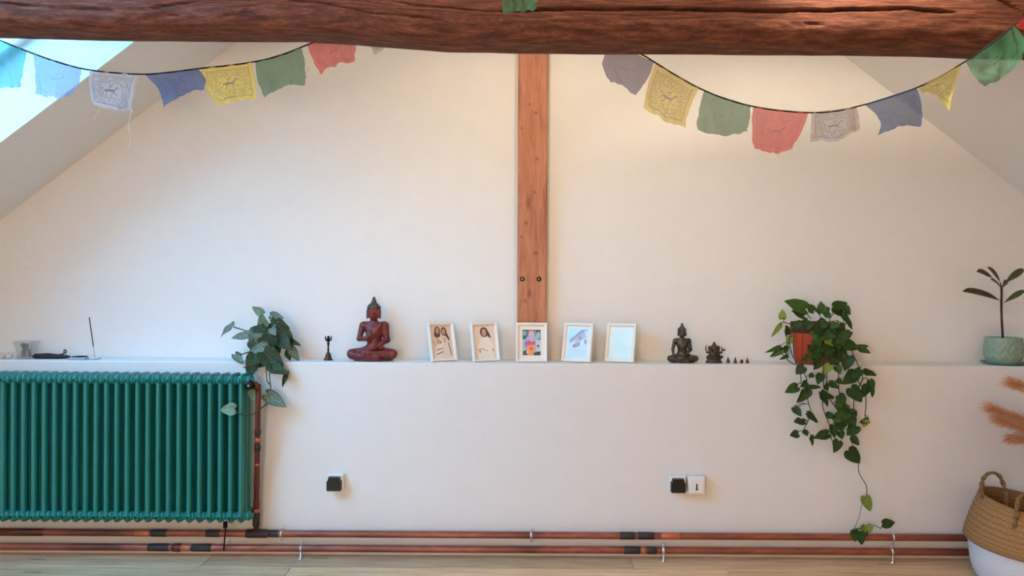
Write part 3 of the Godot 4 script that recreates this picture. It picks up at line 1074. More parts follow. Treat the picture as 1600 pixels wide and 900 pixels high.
func build_garland() -> void:
	var dyes := {
		"teal": [Color(0.14, 0.66, 0.72), 0.12], "pale": [Color(0.58, 0.68, 0.86), 0.15], "white": [Color(0.80, 0.78, 0.80), 0.7], "blue": [Color(0.24, 0.40, 0.63), 0.3],
		"yellow": [Color(0.95, 0.85, 0.38), 0.85], "green": [Color(0.33, 0.55, 0.42), 0.2], "red": [Color(0.93, 0.33, 0.34), 0.35], "lilac": [Color(0.48, 0.46, 0.60), 0.15]}
	var fm := {}
	var sd := 300
	for k in dyes:
		var m := textured(flag_image(dyes[k][0], dyes[k][1], sd), 0.95, Color(1, 1, 1, 0.72))
		m.transparency = BaseMaterial3D.TRANSPARENCY_ALPHA
		m.metallic_specular = 0.1
		m.backlight_enabled = true
		m.backlight = Color(0.9, 0.9, 0.9)
		fm[k] = m
		sd += 1
	var g := thing("prayer_flag_garland", "long cord of coloured printed cloth flags looped around the beam", "garland")
	# the cord: behind the beam at left, over its top, in front, back over and behind, then forward under it at right
	var zb := -2.56
	var pts := [P(-120, 20, zb), P(-40, 48, zb), P(0, 63, zb), P(50, 83, zb), P(110, 103, zb), P(160, 112, zb), P(222, 116, zb), P(265, 113, zb), P(312, 107, zb), P(360, 102, zb), P(400, 96, zb), P(440, 86, zb), P(480, 70, zb), P(530, 52, zb), P(590, 25, zb), P(660, -20, zb), P(700, -60, -2.52)]
	var bt := P(760, 0, -2.35)
	pts.append_array([Vector3(P(735, 0, -2.42).x, 2.33, -2.40), Vector3(P(755, 0, -2.3).x, 2.325, -2.27), P(775, -50, -2.21), P(812, -46, -2.205), P(850, -50, -2.21), Vector3(P(862, 0, -2.3).x, 2.325, -2.27), Vector3(P(880, 0, -2.42).x, 2.32, -2.42), P(900, -20, -2.53)])
	pts.append_array([P(930, 40, zb), P(958, 68, zb), P(1000, 84, zb), P(1024, 98, zb), P(1060, 120, zb), P(1095, 139, zb), P(1135, 155, zb), P(1175, 166, zb), P(1220, 173, zb), P(1265, 176, zb), P(1305, 174, zb), P(1345, 165, zb), P(1390, 152, -2.55), P(1435, 136, -2.5), P(1470, 119, -2.43), P(1507, 97, -2.33), P(1530, 82, -2.24), P(1560, 60, -2.2), P(1585, 39, -2.2), P(1640, -4, -2.2), P(1720, -70, -2.2)])
	var cord := smooth_path(pts, 4)
	var st := begin()
	tube(st, cord, 0.0027, 6)
	part("cord", done(st), M.cord, g)
	var zf := -2.195
	# corners: top left, top right, bottom right, bottom left; then colour, depth, bulges left/right/bottom (px)
	var flags := [
		[[-32, 50], [42, 79], [32, 134], [-32, 138], "teal", zb, zb, 0, 0, 3],
		[[52, 84], [127, 106], [110, 150], [54, 144], "pale", zb, zb, 2, 5, 6],
		[[140, 109], [217, 116], [207, 175], [144, 163], "white", zb, zb, -3, -4, 4],
		[[226, 116], [310, 108], [320, 140], [256, 168], "blue", zb, zb, 8, 6, -8],
		[[313, 107], [394, 97], [400, 155], [342, 165], "yellow", zb, zb, -6, 2, -2],
		[[399, 97], [471, 74], [476, 132], [412, 151], "green", zb, zb, -3, 3, -5],
		[[480, 71], [553, 44], [554, 96], [502, 116], "red", zb, zb, -2, 2, -5],
		[[562, 42], [640, -2], [632, 54], [586, 86], "white", zb, zb, 0, 0, 0],
		[[778, -50], [850, -50], [838, 14], [785, 18], "green", zf, zf, 0, 0, 3],
		[[956, 66], [1022, 97], [993, 150], [952, 128], "lilac", zb, zb, -12, 4, -4],
		[[1024, 99], [1092, 138], [1070, 200], [1006, 170], "yellow", zb, zb, -3, -3, 3],
		[[1100, 142], [1172, 165], [1168, 206], [1089, 204], "green", zb, zb, -2, 2, 7],
		[[1177, 167], [1263, 176], [1236, 232], [1178, 230], "red", zb, zb, -3, 4, 8],
		[[1268, 176], [1338, 167], [1343, 203], [1266, 221], "white", zb, zb, 0, 2, 8],
		[[1350, 163], [1432, 137], [1438, 197], [1368, 213], "blue", -2.56, -2.5, 16, 6, -7],
		[[1437, 136], [1504, 99], [1484, 173], [1440, 143], "yellow", -2.5, -2.34, -2, -3, -8],
		[[1509, 96], [1584, 40], [1597, 90], [1536, 135], "green", -2.3, zf, -3, 12, 8],
		[[1586, 38], [1645, -8], [1652, 40], [1606, 52], "red", zf, zf, -3, 2, 6]]
	var words := {"teal": "turquoise", "pale": "pale sky blue", "white": "white", "blue": "blue", "yellow": "yellow", "green": "green", "red": "red", "lilac": "faded lilac blue"}
	var wn := noise(1.0, 77, 2)
	for k in flags.size():
		var f: Array = flags[k]
		var rows := []
		var nu := 22
		var nv := 18
		for i in nv + 1:
			var v := i / float(nv)
			var row := PackedVector3Array()
			for j in nu + 1:
				var u := j / float(nu)
				var px := lerpf(lerpf(f[0][0], f[1][0], u), lerpf(f[3][0], f[2][0], u), v)
				var py := lerpf(lerpf(f[0][1], f[1][1], u), lerpf(f[3][1], f[2][1], u), v)
				px += (f[7] * (1.0 - u) + f[8] * u) * sin(v * PI) + wn.get_noise_2d(u * 2.0 + k * 9.0, v * 3.0) * 3.0 * v
				py += f[9] * sin(u * PI) * v + wn.get_noise_2d(u * 3.0 + k * 5.0, 40.0) * 4.0 * v
				var z: float = lerpf(f[5], f[6], u)
				# soft hanging folds
				z += v * (0.012 * sin(u * (5.0 + k % 4) + k * 1.7) + 0.010 * wn.get_noise_2d(u * 3.0 + k * 3.0, v * 1.2) * 2.0)
				z += 0.003 * sin(u * 17.0 + k) * (1.0 - v)
				var p := P(px, py, z)
				p.z = z
				row.append(p)
			rows.append(row)
		st = begin()
		grid(st, rows)
		var o := part("flag", done(st), fm[f[4]], g)
		o.set_meta("label", "%s printed cloth flag" % words[f[4]])
		if k == 2 or k == 5:
			st = begin()
			if k == 2:
				tube(st, smooth_path([P(157, 168, zb), P(150, 180, zb), P(147, 187, zb)], 4), 0.0011, 5)
				part("loose_thread", done(st), M.thread, o)
				st = begin()
				tube(st, smooth_path([P(206, 174, zb), P(202, 190, zb), P(202, 206, zb + 0.01), P(204, 218, zb), P(199, 236, zb)], 4), 0.0011, 5)
			else:
				tube(st, smooth_path([P(473, 116, zb), P(481, 110, zb), P(483, 104, zb)], 4), 0.0009, 5)
			part("loose_thread", done(st), M.thread, o)

# ---------------------------------------------------------------- photo frames
func paint(img: Image, c: Color, poly: Array) -> void:        # polygon in 0..1
	var pts := PackedVector2Array()
	for p in poly: pts.append(Vector2(p[0] * img.get_width(), p[1] * img.get_height()))
	var lo := pts[0]
	var hi := pts[0]
	for p in pts:
		lo = lo.min(p)
		hi = hi.max(p)
	for y in range(maxi(int(lo.y), 0), mini(int(hi.y) + 2, img.get_height())):
		for x in range(maxi(int(lo.x), 0), mini(int(hi.x) + 2, img.get_width())):
			if Geometry2D.is_point_in_polygon(Vector2(x + 0.5, y + 0.5), pts): img.set_pixel(x, y, c)

func oval(img: Image, c: Color, cx: float, cy: float, rx: float, ry: float, rot := 0.0) -> void:
	var poly := []
	for i in 20:
		var a := TAU * i / 20
		var d := Vector2(cos(a) * rx, sin(a) * ry).rotated(rot)
		poly.append([cx + d.x, cy + d.y])
	paint(img, c, poly)

func blank(c: Color) -> Image:
	var img := Image.create(96, 132, false, Image.FORMAT_RGB8)
	img.fill(c)
	return img

func print_images() -> Array:
	var skin := Color(0.80, 0.58, 0.48)
	var hair := Color(0.16, 0.08, 0.08)
	# two women in white with long dark hair
	var a := blank(Color(0.90, 0.78, 0.71))
	paint(a, Color(0.93, 0.89, 0.84), [[0.10, 1.0], [0.12, 0.55], [0.22, 0.36], [0.42, 0.34], [0.52, 0.5], [0.56, 1.0]])
	paint(a, Color(0.90, 0.85, 0.80), [[0.48, 1.0], [0.50, 0.46], [0.62, 0.34], [0.80, 0.40], [0.90, 0.62], [0.96, 1.0]])
	oval(a, hair, 0.33, 0.16, 0.14, 0.13); oval(a, hair, 0.30, 0.26, 0.15, 0.12)
	oval(a, hair, 0.64, 0.18, 0.14, 0.13); paint(a, hair, [[0.68, 0.1], [0.80, 0.25], [0.90, 0.42], [0.84, 0.46], [0.70, 0.3]])
	oval(a, skin, 0.33, 0.16, 0.085, 0.095); oval(a, skin, 0.63, 0.19, 0.085, 0.09)
	paint(a, Color(0.82, 0.62, 0.54), [[0.22, 0.36], [0.36, 0.34], [0.42, 0.50], [0.30, 0.60], [0.22, 0.52]])
	paint(a, Color(0.84, 0.62, 0.55), [[0.58, 0.36], [0.72, 0.38], [0.70, 0.52], [0.60, 0.52]])
	paint(a, Color(0.45, 0.30, 0.26), [[0.40, 0.46], [0.47, 0.46], [0.46, 0.56], [0.41, 0.54]])
	paint(a, Color(0.35, 0.25, 0.20), [[0.18, 0.72], [0.52, 0.68], [0.52, 0.70], [0.19, 0.745]])
	paint(a, Color(0.35, 0.25, 0.20), [[0.18, 0.86], [0.52, 0.77], [0.52, 0.80], [0.19, 0.885]])
	paint(a, Color(0.55, 0.47, 0.47), [[0.78, 0.50], [0.84, 0.52], [0.93, 0.90], [0.88, 0.92]])
	paint(a, Color(0.55, 0.42, 0.38), [[0.10, 0.45], [0.14, 0.45], [0.20, 0.66], [0.15, 0.62]])
	for q in [[0.30, 0.15], [0.36, 0.15], [0.60, 0.18], [0.66, 0.18]]: oval(a, Color(0.2, 0.1, 0.1), q[0], q[1], 0.014, 0.009)
	paint(a, Color(0.6, 0.25, 0.25), [[0.30, 0.205], [0.36, 0.205], [0.33, 0.22]])
	paint(a, Color(0.6, 0.25, 0.25), [[0.60, 0.235], [0.66, 0.235], [0.63, 0.25]])
	# one woman in white, arms folded
	var b := blank(Color(0.92, 0.85, 0.79))
	paint(b, Color(0.95, 0.92, 0.88), [[0.12, 1.0], [0.16, 0.62], [0.32, 0.40], [0.52, 0.33], [0.72, 0.38], [0.88, 0.60], [0.92, 1.0]])
	oval(b, Color(0.26, 0.10, 0.09), 0.50, 0.20, 0.19, 0.15); paint(b, Color(0.22, 0.09, 0.08), [[0.6, 0.1], [0.72, 0.2], [0.82, 0.36], [0.72, 0.36], [0.62, 0.3]])
	oval(b, Color(0.85, 0.62, 0.54), 0.50, 0.21, 0.10, 0.11)
	oval(b, Color(0.3, 0.12, 0.12), 0.46, 0.20, 0.016, 0.01); oval(b, Color(0.3, 0.12, 0.12), 0.54, 0.20, 0.016, 0.01)
	paint(b, Color(0.7, 0.25, 0.25), [[0.46, 0.26], [0.54, 0.26], [0.50, 0.28]])
	paint(b, skin, [[0.18, 0.72], [0.28, 0.68], [0.30, 0.80], [0.22, 0.82]])
	paint(b, Color(0.55, 0.42, 0.38), [[0.30, 0.68], [0.62, 0.76], [0.60, 0.775], [0.30, 0.70]])
	paint(b, skin, [[0.82, 0.70], [0.90, 0.70], [0.90, 0.80], [0.84, 0.78]])
	# colourful devotional print
	var c := blank(Color(0.60, 0.72, 0.78))
	paint(c, Color(0.12, 0.34, 0.34), [[0, 0], [0.3, 0], [0.28, 0.25], [0.18, 0.38], [0, 0.38]])
	paint(c, Color(0.10, 0.28, 0.34), [[0.72, 0], [1, 0], [1, 0.4], [0.84, 0.36]])
	oval(c, Color(0.45, 0.68, 0.72), 0.12, 0.14, 0.10, 0.10); oval(c, Color(0.55, 0.75, 0.80), 0.88, 0.22, 0.10, 0.14)
	paint(c, Color(0.15, 0.08, 0.09), [[0.0, 0.0], [1, 0.0], [1.0, 0.03], [0, 0.03]])
	oval(c, Color(0.58, 0.40, 0.35), 0.50, 0.16, 0.24, 0.18)
	oval(c, Color(0.83, 0.70, 0.78), 0.50, 0.20, 0.16, 0.16); oval(c, Color(0.80, 0.66, 0.80), 0.48, 0.36, 0.14, 0.14)
	paint(c, Color(0.62, 0.35, 0.72), [[0.12, 0.48], [0.40, 0.40], [0.42, 0.60], [0.16, 0.72]])
	paint(c, Color(0.86, 0.25, 0.40), [[0.26, 0.46], [0.74, 0.46], [0.70, 0.62], [0.30, 0.62]])
	paint(c, Color(0.96, 0.58, 0.30), [[0.22, 0.62], [0.70, 0.58], [0.66, 1.0], [0.26, 1.0]])
	oval(c, Color(0.85, 0.35, 0.20), 0.48, 0.74, 0.09, 0.06)
	paint(c, Color(0.75, 0.80, 0.82), [[0.72, 0.44], [1, 0.42], [1, 0.86], [0.76, 0.82]])
	oval(c, Color(0.20, 0.22, 0.24), 0.86, 0.64, 0.06, 0.05)
	paint(c, Color(0.14, 0.14, 0.18), [[0.62, 0.90], [1, 0.84], [1, 1], [0.62, 1]])
	paint(c, Color(0.15, 0.13, 0.15), [[0.05, 0.84], [0.22, 0.80], [0.30, 1], [0.02, 1]])
	oval(c, Color(0.95, 0.82, 0.55), 0.28, 0.88, 0.05, 0.07)
	# pale blue print with mauve brush shapes
	var d := blank(Color(0.78, 0.88, 0.93))
	paint(d, Color(0.70, 0.88, 0.90), [[0, 0], [0.5, 0], [0.2, 0.35], [0, 0.45]])
	paint(d, Color(0.55, 0.60, 0.72), [[0.08, 0.42], [0.62, 0.06], [0.86, 0.04], [0.7, 0.18], [0.12, 0.50]])
	paint(d, Color(0.72, 0.70, 0.78), [[0.30, 0.36], [0.80, 0.14], [0.90, 0.30], [0.60, 0.46], [0.34, 0.50]])
	oval(d, Color(0.55, 0.46, 0.56), 0.44, 0.58, 0.18, 0.07, -0.3); oval(d, Color(0.74, 0.66, 0.74), 0.46, 0.57, 0.10, 0.035, -0.3)
	oval(d, Color(0.50, 0.48, 0.62), 0.58, 0.34, 0.08, 0.05); oval(d, Color(0.45, 0.36, 0.46), 0.86, 0.46, 0.04, 0.08)
	paint(d, Color(0.48, 0.50, 0.64), [[0.10, 0.46], [0.32, 0.34], [0.34, 0.37], [0.12, 0.50]])
	oval(d, Color(0.40, 0.46, 0.52), 0.90, 0.07, 0.03, 0.03)
	for q in [[0.2, 0.74], [0.5, 0.80], [0.7, 0.77]]: oval(d, Color(0.70, 0.80, 0.76), q[0], q[1], 0.16, 0.012, 0.1)
	# almost blank pale print
	var e := blank(Color(0.86, 0.94, 0.94))
	oval(e, Color(0.82, 0.93, 0.92), 0.45, 0.30, 0.22, 0.14); oval(e, Color(0.80, 0.90, 0.88), 0.52, 0.18, 0.10, 0.07)
	paint(e, Color(0.82, 0.92, 0.89), [[0.2, 0.5], [0.7, 0.44], [0.8, 0.76], [0.25, 0.8]])
	return [a, b, c, d, e]

func build_frames() -> void:
	var pr := print_images()
	var W := 0.136
	var H := 0.180
	# foot centre pixel, facing (degrees, + looks to the right), width, border, mat
	var spec := [[694.5, 563.5, 31.0, 16.0, 0.128, 0.0, "leaning picture frame with a photograph of two women in white"],
		[760.5, 563.8, 25.0, 14.0, 0.130, 0.0, "leaning picture frame with a photograph of one woman in white"],
		[830.5, 564.5, 0.0, 12.0, 0.142, 0.017, "white picture frame with a colourful devotional print before the post"],
		[900.0, 564.3, -23.0, 15.0, 0.140, 0.008, "white picture frame with a pale blue and mauve print"],
		[967.5, 564.8, -25.0, 15.0, 0.138, 0.004, "white picture frame with an almost blank pale print"]]
	var wood_white := mat(Color(0.93, 0.90, 0.86), 0.45)
	for k in 5:
		var s: Array = spec[k]
		W = s[4]
		var foot := P(s[0], s[1], -3.375)
		foot.y = LEDGE
		if k == 2: foot.z = -3.36
		foot.x = P(s[0], s[1], foot.z).x
		var o := thing("picture_frame", s[6], "picture frame", foot, deg_to_rad(s[2]), "picture frames along the ledge")
		var lean := Basis(Vector3.RIGHT, -deg_to_rad(s[3]))
		var xf := Transform3D(lean, Vector3(0, 0.001, 0))
		var bw := 0.0125
		var hw := W / 2
		# moulding: four mitred bars with a raised outer lip
		var st := begin(false)
		var prof := [[0.0, -0.012], [0.0, 0.008], [0.002, 0.010], [bw * 0.6, 0.009], [bw, 0.004], [bw, -0.004]]
		var corner := func(q: Array) -> Array:
			var i: float = q[0]
			return [Vector3(-hw + i, i, q[1]), Vector3(hw - i, i, q[1]), Vector3(hw - i, H - i, q[1]), Vector3(-hw + i, H - i, q[1])]
		for i in prof.size() - 1:
			var ra: Array = corner.call(prof[i])
			var rb: Array = corner.call(prof[i + 1])
			for j in 4:
				quad(st, ra[j], ra[(j + 1) % 4], rb[(j + 1) % 4], rb[j])
		part("moulding", done(st), wood_white, o, xf)
		part("backing", box_mesh(Vector3(0, H / 2, -0.0085), Vector3(W - 0.004, H - 0.004, 0.005)), mat(Color(0.30, 0.29, 0.27), 0.8), o, xf)
		var m := textured(pr[k], 0.7)
		m.metallic_specular = 0.25
		var mw: float = W - bw * 2
		var mh: float = H - bw * 2
		if s[5] > 0.0:
			part("mount", box_mesh(Vector3(0, H / 2, -0.004), Vector3(mw, mh, 0.002)), wood_white, o, xf)
		st = begin(false)
		var pw: float = mw / 2 - s[5]
		var ph: float = mh / 2 - s[5] * 1.1
		var zz := -0.0028
		quad(st, Vector3(-pw, H / 2 + ph, zz), Vector3(pw, H / 2 + ph, zz), Vector3(pw, H / 2 - ph, zz), Vector3(-pw, H / 2 - ph, zz))
		part("print", done(st), m, o, xf)
		part("glass_pane", box_mesh(Vector3(0, H / 2, 0.001), Vector3(mw, mh, 0.0015)), M.glass, o, xf)
		# easel strut behind
		st = begin(false)
		var topb: Vector3 = lean * Vector3(0, H * 0.62, -0.013)
		var zb := topb.z - 0.035
		for sg in [-1.0]:
			quad(st, topb + Vector3(-0.022, 0, 0), topb + Vector3(0.022, 0, 0), Vector3(0.03, 0.001, zb), Vector3(-0.03, 0.001, zb))
			quad(st, topb + Vector3(-0.022, 0, -0.004), Vector3(-0.03, 0.001, zb - 0.004), Vector3(0.03, 0.001, zb - 0.004), topb + Vector3(0.022, 0, -0.004))
			quad(st, topb + Vector3(-0.022, 0, 0), Vector3(-0.03, 0.001, zb), Vector3(-0.03, 0.001, zb - 0.004), topb + Vector3(-0.022, 0, -0.004))
			quad(st, topb + Vector3(0.022, 0, -0.004), Vector3(0.03, 0.001, zb - 0.004), Vector3(0.03, 0.001, zb), topb + Vector3(0.022, 0, 0))
		part("easel_strut", done(st), mat(Color(0.22, 0.21, 0.20), 0.8), o)

# ---------------------------------------------------------------- statues
func seated_prims(earth_touching: bool) -> Array:
	var V := func(x: float, y: float, z: float) -> Vector3: return Vector3(x, y, z)
	var p := [
		["e", Vector3(0, 0.02, 0.02), Vector3(0.31, 0.05, 0.19), 0.03],
		# hips, torso, chest
		["e", Vector3(0, 0.13, -0.03), Vector3(0.20, 0.12, 0.15), 0.04],
		["c", Vector3(0.01, 0.24, -0.02), Vector3(0.01, 0.44, -0.03), 0.112, 0.118, 0.05],
		["e", Vector3(0.01, 0.47, -0.02), Vector3(0.15, 0.12, 0.105), 0.04],
		["c", Vector3(-0.16, 0.54, -0.03), Vector3(0.165, 0.54, -0.03), 0.062, 0.062, 0.04],
		["c", Vector3(0, 0.56, -0.02), Vector3(0, 0.66, -0.01), 0.058, 0.052, 0.03],
		# thighs and folded shins
		["c", Vector3(-0.10, 0.11, 0.0), Vector3(-0.315, 0.115, 0.10), 0.10, 0.072, 0.04],
		["c", Vector3(0.10, 0.11, 0.0), Vector3(0.315, 0.115, 0.10), 0.10, 0.072, 0.04],
		["c", Vector3(-0.31, 0.09, 0.11), Vector3(0.10, 0.075, 0.205), 0.062, 0.045, 0.025],
		["c", Vector3(0.31, 0.095, 0.11), Vector3(-0.04, 0.135, 0.215), 0.062, 0.042, 0.02],
		["c", Vector3(-0.04, 0.135, 0.215), Vector3(-0.13, 0.14, 0.19), 0.036, 0.026, 0.02],
		# his left arm, hand in the lap
		["c", Vector3(0.17, 0.53, -0.03), Vector3(0.205, 0.32, -0.01), 0.060, 0.050, 0.03],
		["c", Vector3(0.205, 0.32, -0.01), Vector3(0.07, 0.215, 0.17), 0.047, 0.032, 0.025],
		["e", Vector3(0.02, 0.205, 0.19), Vector3(0.075, 0.022, 0.045), 0.02],
		# sash over the shoulder and robe edge
		["c", Vector3(0.12, 0.575, 0.035), Vector3(-0.06, 0.30, 0.105), 0.026, 0.022, 0.03],
		["c", Vector3(-0.20, 0.165, 0.12), Vector3(0.16, 0.205, 0.13), 0.022, 0.022, 0.03],
		# head
		["e", Vector3(0, 0.742, 0.0), Vector3(0.094, 0.118, 0.098), 0.02],
		["e", Vector3(0, 0.672, 0.035), Vector3(0.052, 0.04, 0.045), 0.025],
		["c", Vector3(0, 0.762, 0.095), Vector3(0, 0.722, 0.112), 0.010, 0.017, 0.012],
		["c", Vector3(-0.025, 0.690, 0.093), Vector3(0.025, 0.690, 0.093), 0.011, 0.011, 0.008],
		["c", Vector3(-0.060, 0.778, 0.080), Vector3(-0.014, 0.775, 0.098), 0.010, 0.010, 0.012],
		["c", Vector3(0.060, 0.778, 0.080), Vector3(0.014, 0.775, 0.098), 0.010, 0.010, 0.012],
		["e", Vector3(-0.038, 0.757, 0.086), Vector3(0.022, 0.010, 0.012), 0.006],
		["e", Vector3(0.038, 0.757, 0.086), Vector3(0.022, 0.010, 0.012), 0.006],
		["c", Vector3(-0.098, 0.775, -0.005), Vector3(-0.094, 0.665, 0.0), 0.016, 0.020, 0.01],
		["c", Vector3(0.098, 0.775, -0.005), Vector3(0.094, 0.665, 0.0), 0.016, 0.020, 0.01]]
	if earth_touching:
		p.append(["c", Vector3(-0.175, 0.535, -0.03), Vector3(-0.225, 0.33, -0.01), 0.050, 0.038, 0.012])
		p.append(["c", Vector3(-0.225, 0.33, -0.01), Vector3(-0.238, 0.20, 0.12), 0.038, 0.028, 0.015])
		p.append(["c", Vector3(-0.235, 0.20, 0.12), Vector3(-0.235, 0.10, 0.185), 0.026, 0.014, 0.012])
	else:
		p.append(["c", Vector3(-0.175, 0.535, -0.03), Vector3(-0.222, 0.335, 0.0), 0.052, 0.040, 0.015])
		p.append(["c", Vector3(-0.222, 0.335, 0.0), Vector3(-0.085, 0.345, 0.15), 0.040, 0.034, 0.012])
		p.append(["c", Vector3(-0.085, 0.345, 0.15), Vector3(-0.045, 0.42, 0.155), 0.036, 0.026, 0.02])
		for i in 4:
			p.append(["c", Vector3(-0.075 + 0.018 * i, 0.40, 0.165), Vector3(-0.07 + 0.018 * i, 0.462 + (0.008 if i == 1 or i == 2 else 0.0), 0.165), 0.012, 0.009, 0.006])
		p.append(["c", Vector3(-0.03, 0.38, 0.17), Vector3(0.0, 0.42, 0.175), 0.012, 0.010, 0.008])
	return p

func hair_prims() -> Array:
	return [
		["e", Vector3(0, 0.812, -0.018), Vector3(0.107, 0.072, 0.108), 0.02],
		["c", Vector3(0, 0.85, -0.01), Vector3(0, 0.905, -0.008), 0.068, 0.040, 0.03],
		["c", Vector3(0, 0.92, -0.008), Vector3(0, 0.955, -0.008), 0.030, 0.026, 0.015],
		["c", Vector3(0, 0.962, -0.008), Vector3(0, 0.985, -0.008), 0.018, 0.008, 0.01]]

func patina(n: FastNoiseLite, a: Color, b: Color, c: Color) -> Callable:
	return func(p: Vector3) -> Color:
		var v := n.get_noise_3dv(p) * 0.5 + 0.5
		var w := n.get_noise_3dv(p * 2.7 + Vector3(9, 4, 1)) * 0.5 + 0.5
		return a.lerp(b, smoothstep(0.35, 0.75, v)).lerp(c, smoothstep(0.5, 0.7, w) * 0.8)

func build_statues() -> void:
	# red lacquered seated figure
	var n := noise(5.0, 91, 3)
	var red := patina(n, Color(0.13, 0.016, 0.018), Color(0.22, 0.030, 0.028), Color(0.035, 0.016, 0.013))
	var dark := patina(n, Color(0.055, 0.04, 0.035), Color(0.10, 0.07, 0.06), Color(0.02, 0.018, 0.017))
	var hgt := (565.0 - 464.0) / F * 3.40
	var at := P(583.5, 565, -3.40)
	at.y = LEDGE
	var o := thing("seated_statue", "large red lacquered statue of a seated meditating figure", "statue", at)
	part("body", body_mesh(seated_prims(false), 0.0105, hgt, red), M.lacquer, o)
	part("hair", body_mesh(hair_prims(), 0.0105, hgt, dark, -1.0), M.bronze, o)
	# bronze seated figure
	var bz := patina(n, Color(0.060, 0.045, 0.032), Color(0.12, 0.085, 0.052), Color(0.02, 0.017, 0.014))
	hgt = (566.0 - 503.0) / F * 3.39
	at = P(1065.5, 566, -3.39)
	at.y = LEDGE
	o = thing("seated_statue", "dark bronze statue of a seated meditating figure", "statue", at)
	part("body", body_mesh(seated_prims(true), 0.0125, hgt, bz), M.bronze, o)
	part("hair", body_mesh(hair_prims(), 0.0125, hgt, bz, -1.0), M.bronze, o)
	# elephant headed figure on its pedestal, height 1 from the foot of the pedestal to the crown
	var e := [
		["e", Vector3(0, 0.34, 0.0), Vector3(0.27, 0.15, 0.19), 0.04],
		["e", Vector3(0, 0.42, 0.04), Vector3(0.21, 0.17, 0.18), 0.04],
		["c", Vector3(-0.12, 0.28, 0.04), Vector3(-0.33, 0.29, 0.14), 0.085, 0.06, 0.03],
		["c", Vector3(0.12, 0.28, 0.04), Vector3(0.33, 0.29, 0.14), 0.085, 0.06, 0.03],
		["c", Vector3(-0.31, 0.27, 0.14), Vector3(0.05, 0.26, 0.22), 0.055, 0.04, 0.02],
		["c", Vector3(0.31, 0.27, 0.14), Vector3(0.10, 0.25, 0.23), 0.055, 0.04, 0.02],
		["e", Vector3(0, 0.68, 0.04), Vector3(0.15, 0.14, 0.14), 0.03],
		["e", Vector3(-0.19, 0.66, 0.0), Vector3(0.10, 0.14, 0.035), 0.02],
		["e", Vector3(0.19, 0.66, 0.0), Vector3(0.10, 0.14, 0.035), 0.02],
		["c", Vector3(0, 0.66, 0.17), Vector3(0.01, 0.50, 0.23), 0.06, 0.042, 0.02],
		["c", Vector3(0.01, 0.50, 0.23), Vector3(0.07, 0.40, 0.24), 0.042, 0.032, 0.02],
		["c", Vector3(0.07, 0.40, 0.24), Vector3(0.13, 0.43, 0.24), 0.032, 0.025, 0.015],
		["c", Vector3(-0.07, 0.60, 0.17), Vector3(-0.10, 0.54, 0.22), 0.02, 0.012, 0.01],
		["c", Vector3(0.07, 0.60, 0.17), Vector3(0.10, 0.54, 0.22), 0.02, 0.012, 0.01],
		["c", Vector3(0, 0.80, 0.03), Vector3(0, 0.90, 0.02), 0.11, 0.06, 0.03],
		["c", Vector3(0, 0.92, 0.02), Vector3(0, 0.985, 0.02), 0.035, 0.014, 0.02],
		["c", Vector3(-0.18, 0.50, 0.0), Vector3(-0.34, 0.48, 0.06), 0.055, 0.042, 0.02],
		["c", Vector3(-0.34, 0.48, 0.06), Vector3(-0.40, 0.66, 0.04), 0.040, 0.030, 0.015],
		["c", Vector3(-0.40, 0.66, 0.04), Vector3(-0.35, 0.82, 0.04), 0.030, 0.018, 0.015],
		["c", Vector3(0.18, 0.50, 0.0), Vector3(0.33, 0.47, 0.06), 0.055, 0.042, 0.02],
		["c", Vector3(0.33, 0.47, 0.06), Vector3(0.36, 0.64, 0.05), 0.040, 0.028, 0.015],
		["c", Vector3(0.36, 0.64, 0.05), Vector3(0.33, 0.74, 0.04), 0.028, 0.02, 0.015],
		["e", Vector3(0.45, 0.60, 0.05), Vector3(0.06, 0.055, 0.04), 0.02],
		["c", Vector3(-0.17, 0.47, 0.08), Vector3(-0.24, 0.37, 0.20), 0.045, 0.035, 0.02],
		["c", Vector3(0.17, 0.47, 0.08), Vector3(0.20, 0.37, 0.20), 0.045, 0.035, 0.02]]
	hgt = (567.0 - 533.0) / F * 3.38
	at = P(1115.5, 567, -3.38)
	at.y = LEDGE
	o = thing("elephant_headed_statue", "small bronze seated elephant headed figure on a flared pedestal", "statue", at)
	part("body", body_mesh(e, 0.016, hgt, bz, 0.18), M.bronze, o)
	var ped := begin(false)
	var rows := []
	for q in [[0.0, 0.24], [0.34, 0.24], [0.36, 0.21], [0.31, 0.17], [0.34, 0.10], [0.385, 0.05], [0.385, 0.0], [0.0, 0.0]]:
		var row := PackedVector3Array()
		for j in 25:
			var a := TAU * j / 24
			row.append(Vector3(cos(a) * q[0], q[1], sin(a) * q[0] * 0.62) * hgt)
		rows.append(row)
	ped.set_color(Color(0.065, 0.052, 0.04))
	grid(ped, rows)
	part("pedestal", done(ped), M.bronze, o)
	# four thumb sized figures
	var mini_body := body_mesh([
		["e", Vector3(0, 0.10, 0.02), Vector3(0.34, 0.13, 0.22), 0.05], ["c", Vector3(0, 0.2, 0), Vector3(0, 0.52, 0), 0.20, 0.16, 0.06],
		["c", Vector3(-0.2, 0.48, 0), Vector3(-0.22, 0.24, 0.1), 0.08, 0.07, 0.04], ["c", Vector3(0.2, 0.48, 0), Vector3(0.22, 0.24, 0.1), 0.08, 0.07, 0.04],
		["e", Vector3(0, 0.70, 0.01), Vector3(0.12, 0.13, 0.12), 0.03], ["c", Vector3(0, 0.80, 0), Vector3(0, 0.96, 0), 0.08, 0.03, 0.03]], 0.04, 1.0, bz)
